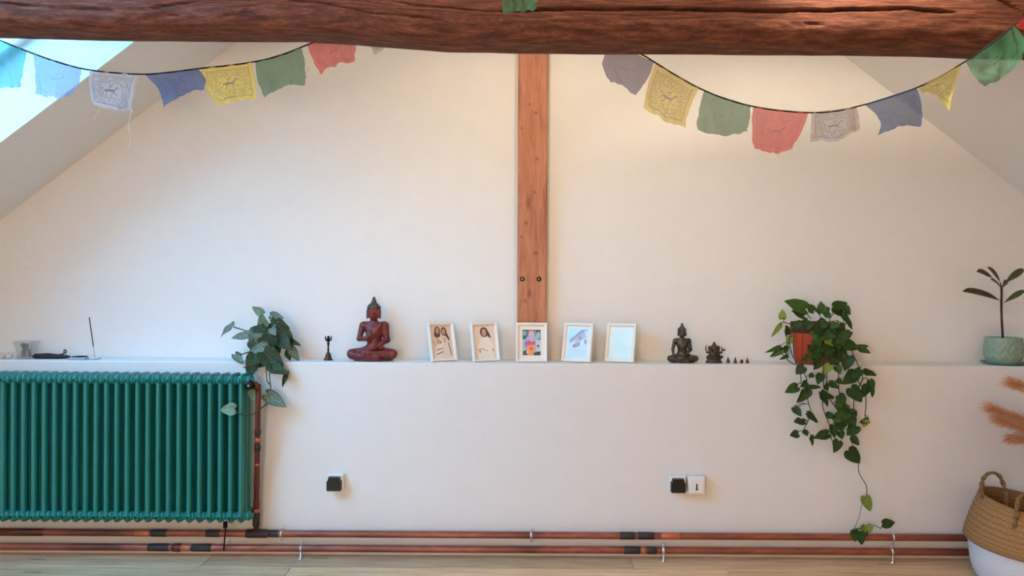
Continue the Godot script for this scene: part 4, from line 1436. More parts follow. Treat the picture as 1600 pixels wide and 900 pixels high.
	var mini_round := body_mesh([
		["e", Vector3(0, 0.26, 0), Vector3(0.42, 0.30, 0.36), 0.08], ["e", Vector3(-0.02, 0.60, 0.05), Vector3(0.28, 0.28, 0.26), 0.08],
		["e", Vector3(0.22, 0.72, 0), Vector3(0.14, 0.14, 0.1), 0.05], ["c", Vector3(-0.1, 0.5, 0.25), Vector3(-0.2, 0.2, 0.34), 0.1, 0.07, 0.05]], 0.05, 1.0, bz)
	var cone := begin()
	cone.set_color(Color(0.07, 0.052, 0.036))
	lathe(cone, [[0.0, 1.0], [0.04, 0.93], [0.10, 0.74], [0.13, 0.70], [0.19, 0.48], [0.23, 0.44], [0.27, 0.22], [0.31, 0.17], [0.32, 0.0], [0.0, 0.0]], Vector3.ZERO, 16)
	var cone_mesh := done(cone)
	var small := [[1137.5, 556, 0.0175, mini_body, "tiny bronze seated figurine nearest the elephant headed statue"],
		[1148.8, 556.5, 0.0175, cone_mesh, "tiny bronze cone shaped figurine with a pointed top"],
		[1158.8, 560, 0.0175, mini_round, "tiny dark rounded figurine lowest in the row"],
		[1167.5, 557, 0.0175, mini_body, "tiny bronze figurine at the right end of the row"]]
	for s in small:
		var q := P(s[0], 567, -3.37)
		q.y = LEDGE
		var h: float = (567.0 - s[1]) / F * 3.37
		var w: float = h * (0.85 if s[3] != mini_round else 1.0)
		o = thing("figurine", s[4], "figurine", q, 0.0, "tiny bronze figurines on the ledge")
		part("figure", s[3], M.bronze, o, Transform3D(Basis.from_scale(Vector3(w, h, w)), Vector3.ZERO))

# ---------------------------------------------------------------- small things on the ledge
func on_ledge(px: float, z: float) -> Vector3:
	var p := P(px, 563, z)
	p.y = LEDGE
	return p

func build_ledge_things() -> void:
	# hand bell with a pronged handle
	var o := thing("hand_bell", "small bronze hand bell with a crown of prongs on its handle", "bell", on_ledge(512.8, -3.40))
	var s := 38.0 / F * 3.40
	var brass := mat(Color(0.34, 0.24, 0.15), 0.35, 0.75)
	var st := begin()
	lathe(st, [[0.0, 0.33], [0.05, 0.325], [0.09, 0.29], [0.115, 0.20], [0.135, 0.10], [0.18, 0.03], [0.20, 0.0], [0.18, 0.0], [0.12, 0.10], [0.1, 0.2], [0.0, 0.30]].map(func(q): return [q[0] * s, q[1] * s]), Vector3.ZERO, 24)
	part("bell_cup", done(st), brass, o)
	st = begin()
	lathe(st, [[0.0, 0.80], [0.03, 0.80], [0.045, 0.76], [0.045, 0.70], [0.06, 0.66], [0.035, 0.62], [0.03, 0.5], [0.045, 0.44], [0.03, 0.40], [0.05, 0.34], [0.0, 0.32]].map(func(q): return [q[0] * s, q[1] * s]), Vector3.ZERO, 16)
	part("handle", done(st), M.dark_metal, o)
	for k in 5:
		var a := TAU * k / 4.0
		var d := Vector3(cos(a), 0, sin(a)) if k < 4 else Vector3.ZERO
		st = begin()
		tube(st, [Vector3(0, 0.76, 0) * s, (Vector3(0, 0.84, 0) + d * 0.10) * s, (Vector3(0, 0.93, 0) + d * 0.125) * s, (Vector3(0, 1.0, 0) + d * 0.105) * s], [0.03 * s, 0.036 * s, 0.03 * s, 0.008 * s], 8)
		part("prong", done(st), M.dark_metal, o)
	# two pale shells
	var shell := mat(Color(0.80, 0.75, 0.70), 0.6)
	var pale := body_mesh([["e", Vector3(0, 0.3, 0), Vector3(0.42, 0.34, 0.36), 0.1], ["c", Vector3(0.25, 0.35, 0), Vector3(0.5, 0.75, 0), 0.18, 0.06, 0.1], ["c", Vector3(-0.2, 0.4, 0.1), Vector3(-0.35, 0.7, 0.1), 0.18, 0.08, 0.08], ["c", Vector3(0, 0.5, 0.1), Vector3(0.1, 0.85, 0.1), 0.16, 0.06, 0.08]], 0.05, 1.0)
	var sc := 0.036
	var o1 := thing("sea_shell", "pale knobbly shell at the far left end of the ledge", "shell", on_ledge(3, -3.39), 0.4, "pale shells")
	part("shell_body", pale, shell, o1, Transform3D(Basis.from_scale(Vector3.ONE * sc), Vector3.ZERO))
	var o2 := thing("sea_shell", "pale knobbly shell right beside the glass tumbler", "shell", on_ledge(14.5, -3.375), -0.3, "pale shells")
	part("shell_body", pale, shell, o2, Transform3D(Basis.from_scale(Vector3(sc, sc * 1.05, sc)), Vector3.ZERO))
	# tumbler
	o = thing("glass_tumbler", "flared clear glass tumbler with dark dried stalks inside", "glass", on_ledge(40.5, -3.40))
	st = begin()
	lathe(st, [[0.0535, 0.079], [0.052, 0.074], [0.044, 0.055], [0.038, 0.02], [0.037, 0.002], [0.0, 0.0], [0.0, 0.004], [0.035, 0.006], [0.036, 0.02], [0.042, 0.055], [0.050, 0.074], [0.0535, 0.079]], Vector3.ZERO, 32)
	var gm := mat(Color(0.72, 0.71, 0.68, 0.22), 0.05)
	gm.transparency = BaseMaterial3D.TRANSPARENCY_ALPHA
	part("tumbler", done(st), gm, o)
	st = begin()
	var sr := RandomNumberGenerator.new()
	sr.seed = 5
	for k in 9:
		var a := sr.randf() * TAU
		var b := Vector3(cos(a) * 0.018, 0.008, sin(a) * 0.018)
		tube(st, [b, b * 0.6 + Vector3(0, 0.035, 0), Vector3(cos(a + 2.0) * 0.014 - 0.006, 0.058 + sr.randf() * 0.008, sin(a + 2.0) * 0.014)], [0.006, 0.005, 0.006], 7)
	part("dried_stalks", done(st), mat(Color(0.13, 0.10, 0.075), 0.9), o)
	# dark carved wooden piece with a little ring standing on it
	o = thing("wooden_incense_holder", "long dark brown wooden piece with a small grey ring on top", "ornament", on_ledge(81, -3.385))
	st = begin()
	var pp := []
	var rr := []
	for q in [[-0.088, 0.010, 0.006], [-0.075, 0.012, 0.012], [-0.045, 0.0125, 0.0125], [-0.015, 0.013, 0.013], [0.012, 0.0115, 0.0115], [0.04, 0.010, 0.010], [0.065, 0.010, 0.009], [0.085, 0.009, 0.004]]:
		pp.append(Vector3(q[0], q[1], 0)); rr.append(q[2])
	tube(st, pp, rr, 9)
	part("wood_body", done(st), mat(Color(0.15, 0.075, 0.06), 0.6), o)
	st = begin()
	var ringp := []
	for i in 17:
		var a := TAU * i / 16
		ringp.append(Vector3(0.060 + cos(a) * 0.007, 0.034 + sin(a) * 0.008, cos(a) * 0.003))
	tube(st, ringp, 0.0028, 7, false)
	tube(st, [Vector3(0.036, 0.018, 0), Vector3(0.05, 0.022, 0), Vector3(0.056, 0.029, 0)], [0.005, 0.004, 0.003], 7)
	part("ring", done(st), mat(Color(0.30, 0.30, 0.29), 0.5, 0.3), o)
	# flat grey tray
	o = thing("flat_tray", "small flat pale grey tray with a dark rim on the ledge", "tray", on_ledge(124, -3.365))
	st = begin(false)
	bbox(st, Vector3(0, 0.005, 0), Vector3(0.078, 0.010, 0.05), 0.003)
	part("tray_body", done(st), mat(Color(0.66, 0.68, 0.72), 0.5), o)
	st = begin()
	tube(st, smooth_path([Vector3(-0.034, 0.0115, 0), Vector3(0, 0.013, 0), Vector3(0.038, 0.0145, 0)], 4), [0.002, 0.003, 0.003, 0.004, 0.004, 0.004, 0.003, 0.003, 0.002], 8)
	part("charred_stick", done(st), mat(Color(0.10, 0.12, 0.12), 0.8), o)
	# incense stick on its dish
	o = thing("incense_stick", "thin dark incense stick leaning in a small white dish", "incense", on_ledge(148.5, -3.37))
	st = begin()
	lathe(st, [[0.0, 0.006], [0.012, 0.006], [0.024, 0.009], [0.027, 0.010], [0.026, 0.006], [0.018, 0.0], [0.0, 0.0]], Vector3.ZERO, 28)
	part("dish", done(st), mat(Color(0.83, 0.84, 0.86), 0.4), o)
	var b0 := Vector3(0, 0.006, 0)
	var t0 := P(139.5, 496, -3.37) - o.position
	st = begin()
	tube(st, [b0, b0.lerp(t0, 0.28)], 0.0011, 6)
	part("bare_end", done(st), mat(Color(0.70, 0.62, 0.52), 0.8), o)
	st = begin()
	tube(st, [b0.lerp(t0, 0.28), t0], 0.0022, 7)
	part("incense_coat", done(st), mat(Color(0.13, 0.14, 0.15), 0.9), o)

# ---------------------------------------------------------------- plants
func grow(o: Node3D, specs: Array, org: Vector2, sc: float, z: float, shapes: Array, mats: Array, paths: Array, tw: float, petiole_m: Material, seed_: int) -> void:
	# specs: base u, v, tip u, v, width, material index, depth shift (all in pixels of a detail view)
	var r := RandomNumberGenerator.new()
	r.seed = seed_
	for k in specs.size():
		var s: Array = specs[k]
		var dz: float = s[6] if s.size() > 6 else 0.0
		var zb := z + dz + r.randf_range(-0.012, 0.012)
		var zt := zb + r.randf_range(-0.3, 1.0) * tw
		var b := P(org.x + s[0] / sc, org.y + s[1] / sc, zb)
		var t := P(org.x + s[2] / sc, org.y + s[3] / sc, zt)
		var facing := Vector3(r.randf_range(-0.5, 0.35), r.randf_range(0.0, 0.7), 1.0)
		place_leaf(o, shapes[r.randi() % shapes.size()], mats[s[5]], b, t, s[4] / sc / F * -zb * 1.08, facing)
		if paths.is_empty(): continue
		var q := nearest(paths, b)
		if q.distance_to(b) > 0.17 or q.distance_to(b) < 0.004: continue
		var st := begin()
		var mid := q.lerp(b, 0.55) + Vector3(0, 0.012, 0.006)
		var pp := smooth_path([q - o.position, mid - o.position, b - o.position], 3)
		tube(st, pp, 0.0016, 5, false)
		part("petiole", done(st), petiole_m, o)

func vine(o: Node3D, pts: Array, org: Vector2, sc: float, r: float, m: Material) -> Array:
	var w := []
	for p in pts: w.append(P(org.x + p[0] / sc, org.y + p[1] / sc, p[2]))
	var path := smooth_path(w, 5)
	var st := begin()
	var loc := []
	for p in path: loc.append(p - o.position)
	tube(st, loc, r, 6)
	part("vine", done(st), m, o)
	return path

func pot_soil(o: Node3D, r: float, y: float) -> void:
	var st := begin()
	lathe(st, [[0.0, y + 0.006], [r * 0.6, y + 0.004], [r, y - 0.004], [r, y - 0.02], [0.0, y - 0.02]], Vector3.ZERO, 24)
	part("soil", done(st), M.soil, o)

func build_silver_plant() -> void:
	var base := on_ledge(413, -3.39)
	var o := thing("silver_leaf_plant", "leafy house plant with silvery heart shaped leaves above the radiator end", "plant", base)
	var st := begin()
	lathe(st, [[0.064, 0.125], [0.068, 0.128], [0.072, 0.125], [0.070, 0.10], [0.062, 0.03], [0.056, 0.0], [0.0, 0.0]], Vector3.ZERO, 32)
	part("pot", done(st), mat(Color(0.36, 0.39, 0.32), 0.5), o)
	pot_soil(o, 0.066, 0.118)
	var org := Vector2(320, 460)
	var sc := 4.5
	var dk := leaf_material(Color(0.13, 0.19, 0.12), Color(0.27, 0.35, 0.24), 501, true)
	var sv := leaf_material(Color(0.17, 0.25, 0.18), Color(0.62, 0.69, 0.64), 502, true, 0.9)
	var lt := leaf_material(Color(0.30, 0.40, 0.30), Color(0.58, 0.66, 0.55), 503, true)
	var paths := []
	for v in [[[[430, 330, -3.38], [430, 440, -3.28], [432, 540, -3.24], [440, 610, -3.24], [462, 640, -3.24], [460, 690, -3.24]],
			[[445, 340, -3.38], [455, 460, -3.27], [455, 560, -3.235], [462, 650, -3.235]],
			[[462, 690, -3.235], [440, 765, -3.22], [395, 800, -3.19], [330, 845, -3.15], [270, 850, -3.125], [215, 825, -3.12]],
			[[400, 330, -3.38], [370, 470, -3.27], [330, 600, -3.23], [352, 680, -3.20]],
			[[440, 300, -3.39], [420, 250, -3.39], [415, 190, -3.385]],
			[[400, 300, -3.39], [300, 260, -3.37], [205, 230, -3.37]],
			[[380, 380, -3.35], [300, 408, -3.31], [250, 425, -3.31]],
			[[470, 300, -3.38], [510, 200, -3.38], [490, 150, -3.38]],
			[[480, 320, -3.37], [560, 330, -3.35], [600, 390, -3.33]],
			[[420, 400, -3.3], [380, 480, -3.26], [270, 515, -3.25]]]][0]:
		paths.append(vine(o, v, org, sc, 0.0026, M.stem))
	grow(o, [
		[410, 135, 328, 88, 60, 2, 0.0], [418, 218, 402, 130, 78, 2, 0.0], [465, 148, 556, 168, 60, 1, 0.0], [520, 178, 602, 242, 26, 0, 0.0], [475, 178, 528, 224, 40, 0, 0.0],
		[200, 208, 98, 296, 42, 1, 0.0], [335, 284, 183, 304, 66, 1, 0.0], [360, 236, 296, 272, 44, 0, -0.02], [470, 292, 385, 226, 84, 0, 0.01], [440, 250, 480, 200, 60, 0, 0.0],
		[500, 242, 622, 312, 104, 0, 0.01], [520, 300, 600, 385, 96, 0, 0.02], [588, 330, 672, 356, 48, 0, 0.0], [600, 378, 662, 468, 60, 1, 0.01], [586, 398, 592, 468, 60, 0, 0.0],
		[440, 372, 306, 404, 92, 1, 0.07], [255, 432, 195, 436, 40, 2, 0.04], [215, 425, 272, 492, 56, 1, 0.06], [350, 428, 308, 598, 96, 0, 0.10], [420, 410, 560, 545, 130, 0, 0.10],
		[350, 460, 440, 500, 80, 0, 0.08], [460, 500, 585, 560, 84, 0, 0.10], [578, 548, 545, 655, 34, 0, 0.10], [400, 300, 460, 360, 90, 0, 0.05], [480, 300, 440, 390, 90, 0, 0.05], [330, 330, 380, 400, 80, 0, 0.04],
		[500, 330, 520, 420, 80, 0, 0.03], [400, 230, 360, 300, 70, 0, 0.02], [470, 240, 500, 290, 60, 1, 0.03]],
		org, sc, -3.365, leaf_shapes_for("heart"), [dk, sv, lt], paths, 0.03, M.stem, 611)
	grow(o, [[345, 672, 366, 756, 88, 2, 0.0], [438, 704, 574, 792, 92, 1, -0.02], [212, 806, 106, 812, 84, 2, 0.075]], org, sc, -3.20, leaf_shapes_for("heart"), [dk, sv, lt], paths, 0.01, M.stem, 612)

func leaf_shapes_for(kind: String) -> Array:
	if not leaf_shapes.has(kind):
		if kind == "heart":
			var heart := [[0.0, 0.02], [0.10, -0.10], [0.26, -0.13], [0.41, -0.03], [0.5, 0.17], [0.47, 0.38], [0.37, 0.59], [0.22, 0.79], [0.08, 0.94], [0.0, 1.0]]
			leaf_shapes[kind] = [leaf_mesh(heart, 0.30, 0.10, 0.10, 1), leaf_mesh(heart, 0.5, 0.04, 0.14, 2), leaf_mesh(heart, 0.15, 0.16, 0.12, 3)]
		else:
			var long := [[0.0, 0.0], [0.06, 0.08], [0.20, 0.22], [0.38, 0.40], [0.5, 0.60], [0.46, 0.78], [0.28, 0.93], [0.0, 1.0]]
			leaf_shapes[kind] = [leaf_mesh(long, 0.4, 0.05, 0.0, 1), leaf_mesh(long, 0.25, 0.10, 0.0, 2)]
	return leaf_shapes[kind]

func build_pothos() -> void:
	var base := on_ledge(1272, -3.385)
	var o := thing("trailing_pothos", "trailing green vine plant in an orange pot spilling over the ledge", "plant", base)
	var st := begin()
	lathe(st, [[0.096, 0.150], [0.098, 0.14], [0.095, 0.10], [0.080, 0.0], [0.0, 0.0]], Vector3.ZERO, 36)
	part("pot", done(st), M.terracotta, o)
	st = begin()
	lathe(st, [[0.092, 0.17], [0.094, 0.188], [0.100, 0.190], [0.104, 0.186], [0.104, 0.150], [0.097, 0.140]], Vector3.ZERO, 36)
	part("pot_rim", done(st), mat(Color(0.26, 0.17, 0.13), 0.85), o)
	pot_soil(o, 0.094, 0.178)
	var dk := leaf_material(Color(0.11, 0.20, 0.07), Color(0.22, 0.34, 0.13), 521)
	var md := leaf_material(Color(0.16, 0.27, 0.10), Color(0.30, 0.42, 0.18), 522)
	var lt := leaf_material(Color(0.36, 0.46, 0.16), Color(0.58, 0.63, 0.32), 523)
	var A := Vector2(1180, 450)
	var sa := 4.2857
	var B := Vector2(1210, 640)
	var sb := 4.09
	var zf := -3.235
	var paths := []
	for v in [
			[[330, 210, -3.30], [318, 330, -3.265], [316, 520, zf], [345, 620, zf], [350, 740, zf], [372, 830, zf], [350, 900, zf], [315, 965, zf]],
			[[280, 220, -3.32], [258, 330, -3.27], [262, 470, zf], [300, 560, zf], [308, 640, zf]],
			[[450, 210, -3.30], [455, 420, -3.255], [455, 600, zf], [460, 700, zf], [450, 780, zf], [470, 850, zf], [500, 930, zf], [510, 1010, zf], [545, 1060, zf]],
			[[500, 210, -3.30], [490, 430, -3.25], [478, 590, zf], [490, 720, zf], [545, 810, zf], [600, 880, zf]],
			[[550, 220, -3.31], [556, 420, -3.25], [558, 560, zf], [562, 700, zf], [590, 800, zf], [620, 900, zf + 0.01], [640, 1000, zf], [660, 1080, zf]],
			[[590, 230, -3.32], [640, 400, -3.27], [690, 520, zf], [720, 600, zf], [690, 670, zf], [660, 760, zf], [665, 850, zf]],
			[[600, 240, -3.33], [600, 480, -3.25], [640, 560, zf], [700, 640, zf], [740, 720, zf], [735, 860, zf]],
			[[420, 215, -3.31], [380, 400, -3.25], [290, 500, -3.24], [240, 500, -3.25], [180, 440, -3.29]],
			[[300, 215, -3.33], [240, 240, -3.33], [190, 230, -3.33], [160, 250, -3.33]],
			[[300, 215, -3.34], [230, 320, -3.31], [245, 440, -3.28], [260, 470, -3.27]],
			[[370, 205, -3.36], [330, 150, -3.36], [300, 120, -3.36]],
			[[440, 205, -3.36], [430, 170, -3.36], [440, 130, -3.36]],
			[[500, 205, -3.37], [530, 160, -3.37], [570, 130, -3.37]],
			[[540, 215, -3.36], [600, 240, -3.36], [620, 200, -3.36]]]:
		paths.append(vine(o, v, A, sa, 0.0021, M.stem))
	var mats := [dk, md, lt]
	var hs := leaf_shapes_for("heart")
	grow(o, [
		[334, 140, 202, 84, 92, 1], [325, 185, 248, 150, 62, 1], [392, 152, 342, 108, 52, 1], [446, 165, 440, 90, 62, 1], [496, 185, 436, 150, 52, 1], [528, 125, 622, 98, 62, 0], [535, 125, 590, 190, 74, 0], [600, 128, 636, 184, 46, 0], [590, 178, 657, 274, 46, 0],
		[182, 206, 184, 142, 48, 2], [168, 248, 112, 326, 32, 2], [215, 312, 208, 248, 62, 1], [164, 394, 68, 434, 28, 1], [178, 412, 98, 462, 44, 1], [215, 455, 165, 478, 26, 1], [205, 390, 205, 445, 44, 1], [240, 330, 215, 385, 46, 2],
		[470, 150, 500, 130, 40, 0], [400, 150, 420, 140, 30, 1]],
		A, sa, -3.345, hs, mats, paths, 0.03, M.stem, 701)
	grow(o, [
		[558, 335, 655, 294, 74, 0], [500, 335, 560, 300, 66, 1], [485, 345, 525, 390, 60, 2], [600, 372, 694, 406, 78, 0], [694, 392, 766, 386, 28, 0], [696, 400, 772, 436, 46, 0], [560, 400, 620, 440, 80, 0], [440, 380, 400, 440, 70, 0], [380, 320, 430, 300, 60, 1], [420, 250, 470, 290, 70, 0],
		[500, 260, 540, 300, 70, 0], [340, 250, 400, 240, 60, 0], [460, 300, 480, 360, 80, 0], [520, 390, 560, 450, 80, 0], [380, 400, 350, 430, 60, 1], [420, 430, 380, 470, 70, 0], [480, 420, 460, 470, 80, 0], [540, 460, 500, 500, 70, 0], [330, 460, 380, 490, 60, 1], [580, 330, 620, 350, 70, 0], [470, 230, 420, 280, 60, 0], [560, 250, 600, 290, 70, 0], [510, 300, 470, 340, 70, 0], [600, 300, 640, 330, 60, 0], [290, 230, 270, 280, 50, 0], [440, 320, 400, 350, 60, 1], [520, 350, 580, 380, 70, 0],
		[430, 225, 490, 250, 60, 0], [540, 235, 505, 270, 56, 1], [400, 275, 450, 310, 60, 0], [500, 400, 470, 440, 70, 0], [560, 440, 590, 500, 66, 0], [400, 350, 440, 390, 64, 0], [450, 440, 500, 480, 70, 1], [540, 310, 590, 280, 60, 0], [390, 440, 430, 500, 64, 0], [350, 215, 310, 250, 46, 0], [575, 390, 545, 340, 60, 1], [470, 270, 440, 240, 56, 0], [520, 470, 560, 520, 60, 0], [400, 490, 440, 520, 56, 1]],
		A, sa, -3.262, hs, mats, paths, 0.025, M.stem, 702)
	grow(o, [
		[432, 488, 390, 548, 54, 0], [500, 515, 462, 572, 54, 2], [545, 528, 572, 578, 50, 1], [628, 458, 598, 556, 78, 0], [322, 528, 272, 578, 66, 0], [388, 578, 358, 600, 34, 0], [442, 578, 418, 642, 56, 0], [278, 662, 202, 698, 64, 1], [352, 684, 278, 770, 66, 0], [342, 632, 302, 664, 44, 0], [374, 662, 446, 664, 30, 0],
		[440, 698, 492, 794, 68, 0], [498, 636, 562, 674, 46, 0], [548, 616, 584, 642, 46, 0], [668, 572, 592, 642, 86, 0], [704, 548, 660, 604, 56, 0], [732, 560, 820, 580, 50, 0], [640, 672, 720, 764, 92, 0], [750, 660, 700, 740, 70, 0], [762, 622, 786, 734, 54, 0], [560, 720, 610, 770, 70, 1], [540, 770, 590, 800, 60, 1],
		[600, 780, 560, 840, 76, 1], [260, 800, 306, 858, 48, 0], [348, 840, 426, 902, 44, 0], [480, 846, 534, 856, 40, 0], [478, 722, 532, 738, 36, 0], [470, 650, 490, 690, 40, 0], [350, 660, 365, 710, 44, 0], [560, 830, 610, 890, 80, 1], [630, 820, 650, 890, 70, 0], [540, 860, 570, 900, 60, 1], [300, 885, 258, 898, 40, 0], [755, 888, 700, 900, 40, 1], [590, 800, 640, 850, 70, 0]],
		A, sa, zf, hs, mats, paths, 0.022, M.stem, 703)
	grow(o, [
		[140, -4, 172, 42, 40, 0], [214, 30, 282, 82, 42, 0], [192, 80, 128, 82, 40, 0], [148, 154, 98, 166, 50, 0], [190, 136, 216, 168, 38, 0], [232, 168, 242, 234, 32, 0], [342, 156, 252, 184, 64, 0], [338, 40, 396, 42, 36, 0], [372, 104, 386, 184, 54, 0], [392, 96, 474, 84, 74, 0], [522, 108, 462, 166, 72, 0], [418, 140, 434, 190, 48, 0],
		[496, 178, 542, 230, 48, 0], [406, 202, 380, 276, 58, 0], [474, 262, 554, 344, 92, 0], [576, 66, 572, 112, 50, 2], [440, 60, 420, 110, 70, 0], [480, 50, 510, 110, 70, 0], [460, 20, 430, 70, 70, 0], [400, 20, 430, 60, 60, 1], [495, 10, 515, 60, 60, 0]],
		B, sb, zf, hs, mats, paths, 0.02, M.stem, 704)
	# the long runner reaching the pipes
	var run := [[540, 320, zf], [540, 400, zf], [588, 490, zf], [585, 555, -3.23]]
	paths = [vine(o, run, B, sb, 0.0018, M.stem), vine(o, [[585, 555, -3.23], [560, 600, -3.225], [540, 690, -3.22], [508, 765, -3.21]], B, sb, 0.0012, M.stem), vine(o, [[508, 765, -3.21], [560, 760, -3.205], [630, 740, -3.205], [680, 762, -3.205]], B, sb, 0.0016, M.stem)]
	grow(o, [[578, 556, 618, 658, 62, 2]], B, sb, -3.23, hs, mats, paths, 0.0, M.stem, 705)
	grow(o, [[510, 772, 516, 846, 52, 1], [548, 780, 558, 866, 54, 0], [600, 738, 612, 792, 52, 2], [560, 742, 585, 790, 40, 2], [530, 780, 500, 800, 40, 0], [694, 730, 778, 722, 58, 0], [575, 770, 590, 810, 44, 1]], B, sb, -3.205, hs, mats, paths, 0.01, M.stem, 706)

func build_rubber_plant() -> void:
	var org := Vector2(1480, 400)
	var sc := 5.0
	var z := -3.395
	var base := on_ledge(1480 + 438 / sc, z)
	var o := thing("potted_rubber_plant", "small broad leaved tree in a pale green patterned pot", "plant", base)
	var glaze := mat(Color(0.52, 0.62, 0.54), 0.4)
	# pot with raised leaf shapes pressed around it
	var R := 0.0745
	var H := 0.116
	var st := begin()
	var rows := []
	for i in 41:
		var v := i / 40.0
		var row := PackedVector3Array()
		for j in 145:
			var a := TAU * j / 144
			var r := R * (1.0 - 0.10 * smoothstep(0.7, 1.0, v) + 0.02 * sin(v * PI))
			var u := fmod(j / 144.0 * 12.0, 1.0)
			var w := absf(u - 0.5) * 2.0
			var zig := fmod(v * 3.2 + w * 0.9, 1.0)
			r += 0.0042 * smoothstep(0.25, 0.5, absf(zig - 0.5)) * sin(clampf(v * 1.1, 0, 1) * PI) - 0.0015 * smoothstep(0.12, 0.0, w) * sin(v * PI)
			row.append(Vector3(cos(a) * r, H * (1.0 - v) + 0.008, sin(a) * r))
		rows.append(row)
	var inner := PackedVector3Array()
	var inner2 := PackedVector3Array()
	for j in 145:
		var a := TAU * j / 144
		inner.append(Vector3(cos(a) * (R - 0.006), H + 0.008, sin(a) * (R - 0.006)))
		inner2.append(Vector3(cos(a) * (R - 0.007), H - 0.02, sin(a) * (R - 0.007)))
	rows.push_front(inner)
	rows.push_front(inner2)
	var bottom := PackedVector3Array()
	for j in 145: bottom.append(Vector3(0, 0.008, 0))
	rows.append(bottom)
	grid(st, rows)
	part("pot", done(st), glaze, o)
	st = begin()
	lathe(st, [[0.0, 0.006], [0.07, 0.006], [0.088, 0.013], [0.091, 0.012], [0.075, 0.0], [0.0, 0.0]], Vector3.ZERO, 40)
	part("saucer", done(st), mat(Color(0.30, 0.46, 0.42), 0.35), o)
	pot_soil(o, R - 0.007, H - 0.004)
	var stem := []
	for p in [[435, 700], [432, 600], [426, 500], [423, 380], [425, 300], [424, 245]]: stem.append(P(org.x + p[0] / sc, org.y + p[1] / sc, z) - o.position)
	st = begin()
	tube(st, smooth_path(stem, 4), 0.0048, 10)
	part("trunk", done(st), M.woody, o)
	var lm := leaf_material(Color(0.24, 0.22, 0.11), Color(0.38, 0.35, 0.20), 541)
	var gr := leaf_material(Color(0.22, 0.26, 0.12), Color(0.36, 0.40, 0.22), 542)
	var W := func(u: float, v: float, zz: float) -> Vector3: return P(org.x + u / sc, org.y + v / sc, zz)
	for s in [[360, 178, 236, 118, 66, 0.03, 0], [415, 208, 318, 84, 42, 0.0, 0], [424, 250, 352, 176, 40, 0.03, 1], [440, 222, 600, 92, 48, 0.0, 1], [414, 350, 130, 266, 52, 0.04, 0], [436, 372, 605, 262, 40, 0.03, 1], [430, 250, 470, 180, 30, -0.04, 1]]:
		var b: Vector3 = W.call(s[0], s[1], z)
		var t: Vector3 = W.call(s[2], s[3], z + s[5])
		place_leaf(o, leaf_shapes_for("long")[s[6]], [lm, gr][s[6]], b, t, s[4] / sc / F * -z * 1.15, Vector3(0.1, 0.75, 0.75))
		st = begin()
		var q: Vector3 = W.call(424, clampf(s[1] + 25, 250, 380), z)
		tube(st, [q - o.position, b - o.position], 0.0024, 6)
		part("petiole", done(st), M.stem, o)

# ---------------------------------------------------------------- basket and pampas
func weave_image(a: Color, b: Color, seed_: int) -> Image:
	var img := Image.create(512, 256, false, Image.FORMAT_RGB8)
	var n := noise(0.05, seed_, 3)
	for y in 256:
		for x in 512:
			var row := y / 16
			var ph := sin((x + (row % 2) * 8) * TAU / 16.0 + (y % 16) * 0.25)
			var lay := absf(float(y % 16) - 7.5) / 7.5
			var v := 0.55 + 0.25 * ph + n.get_noise_2d(x * 2.0, y * 2.0) * 0.45 - 0.25 * pow(lay, 4.0)
			img.set_pixel(x, y, a.lerp(b, clampf(v, 0, 1)))
	return img

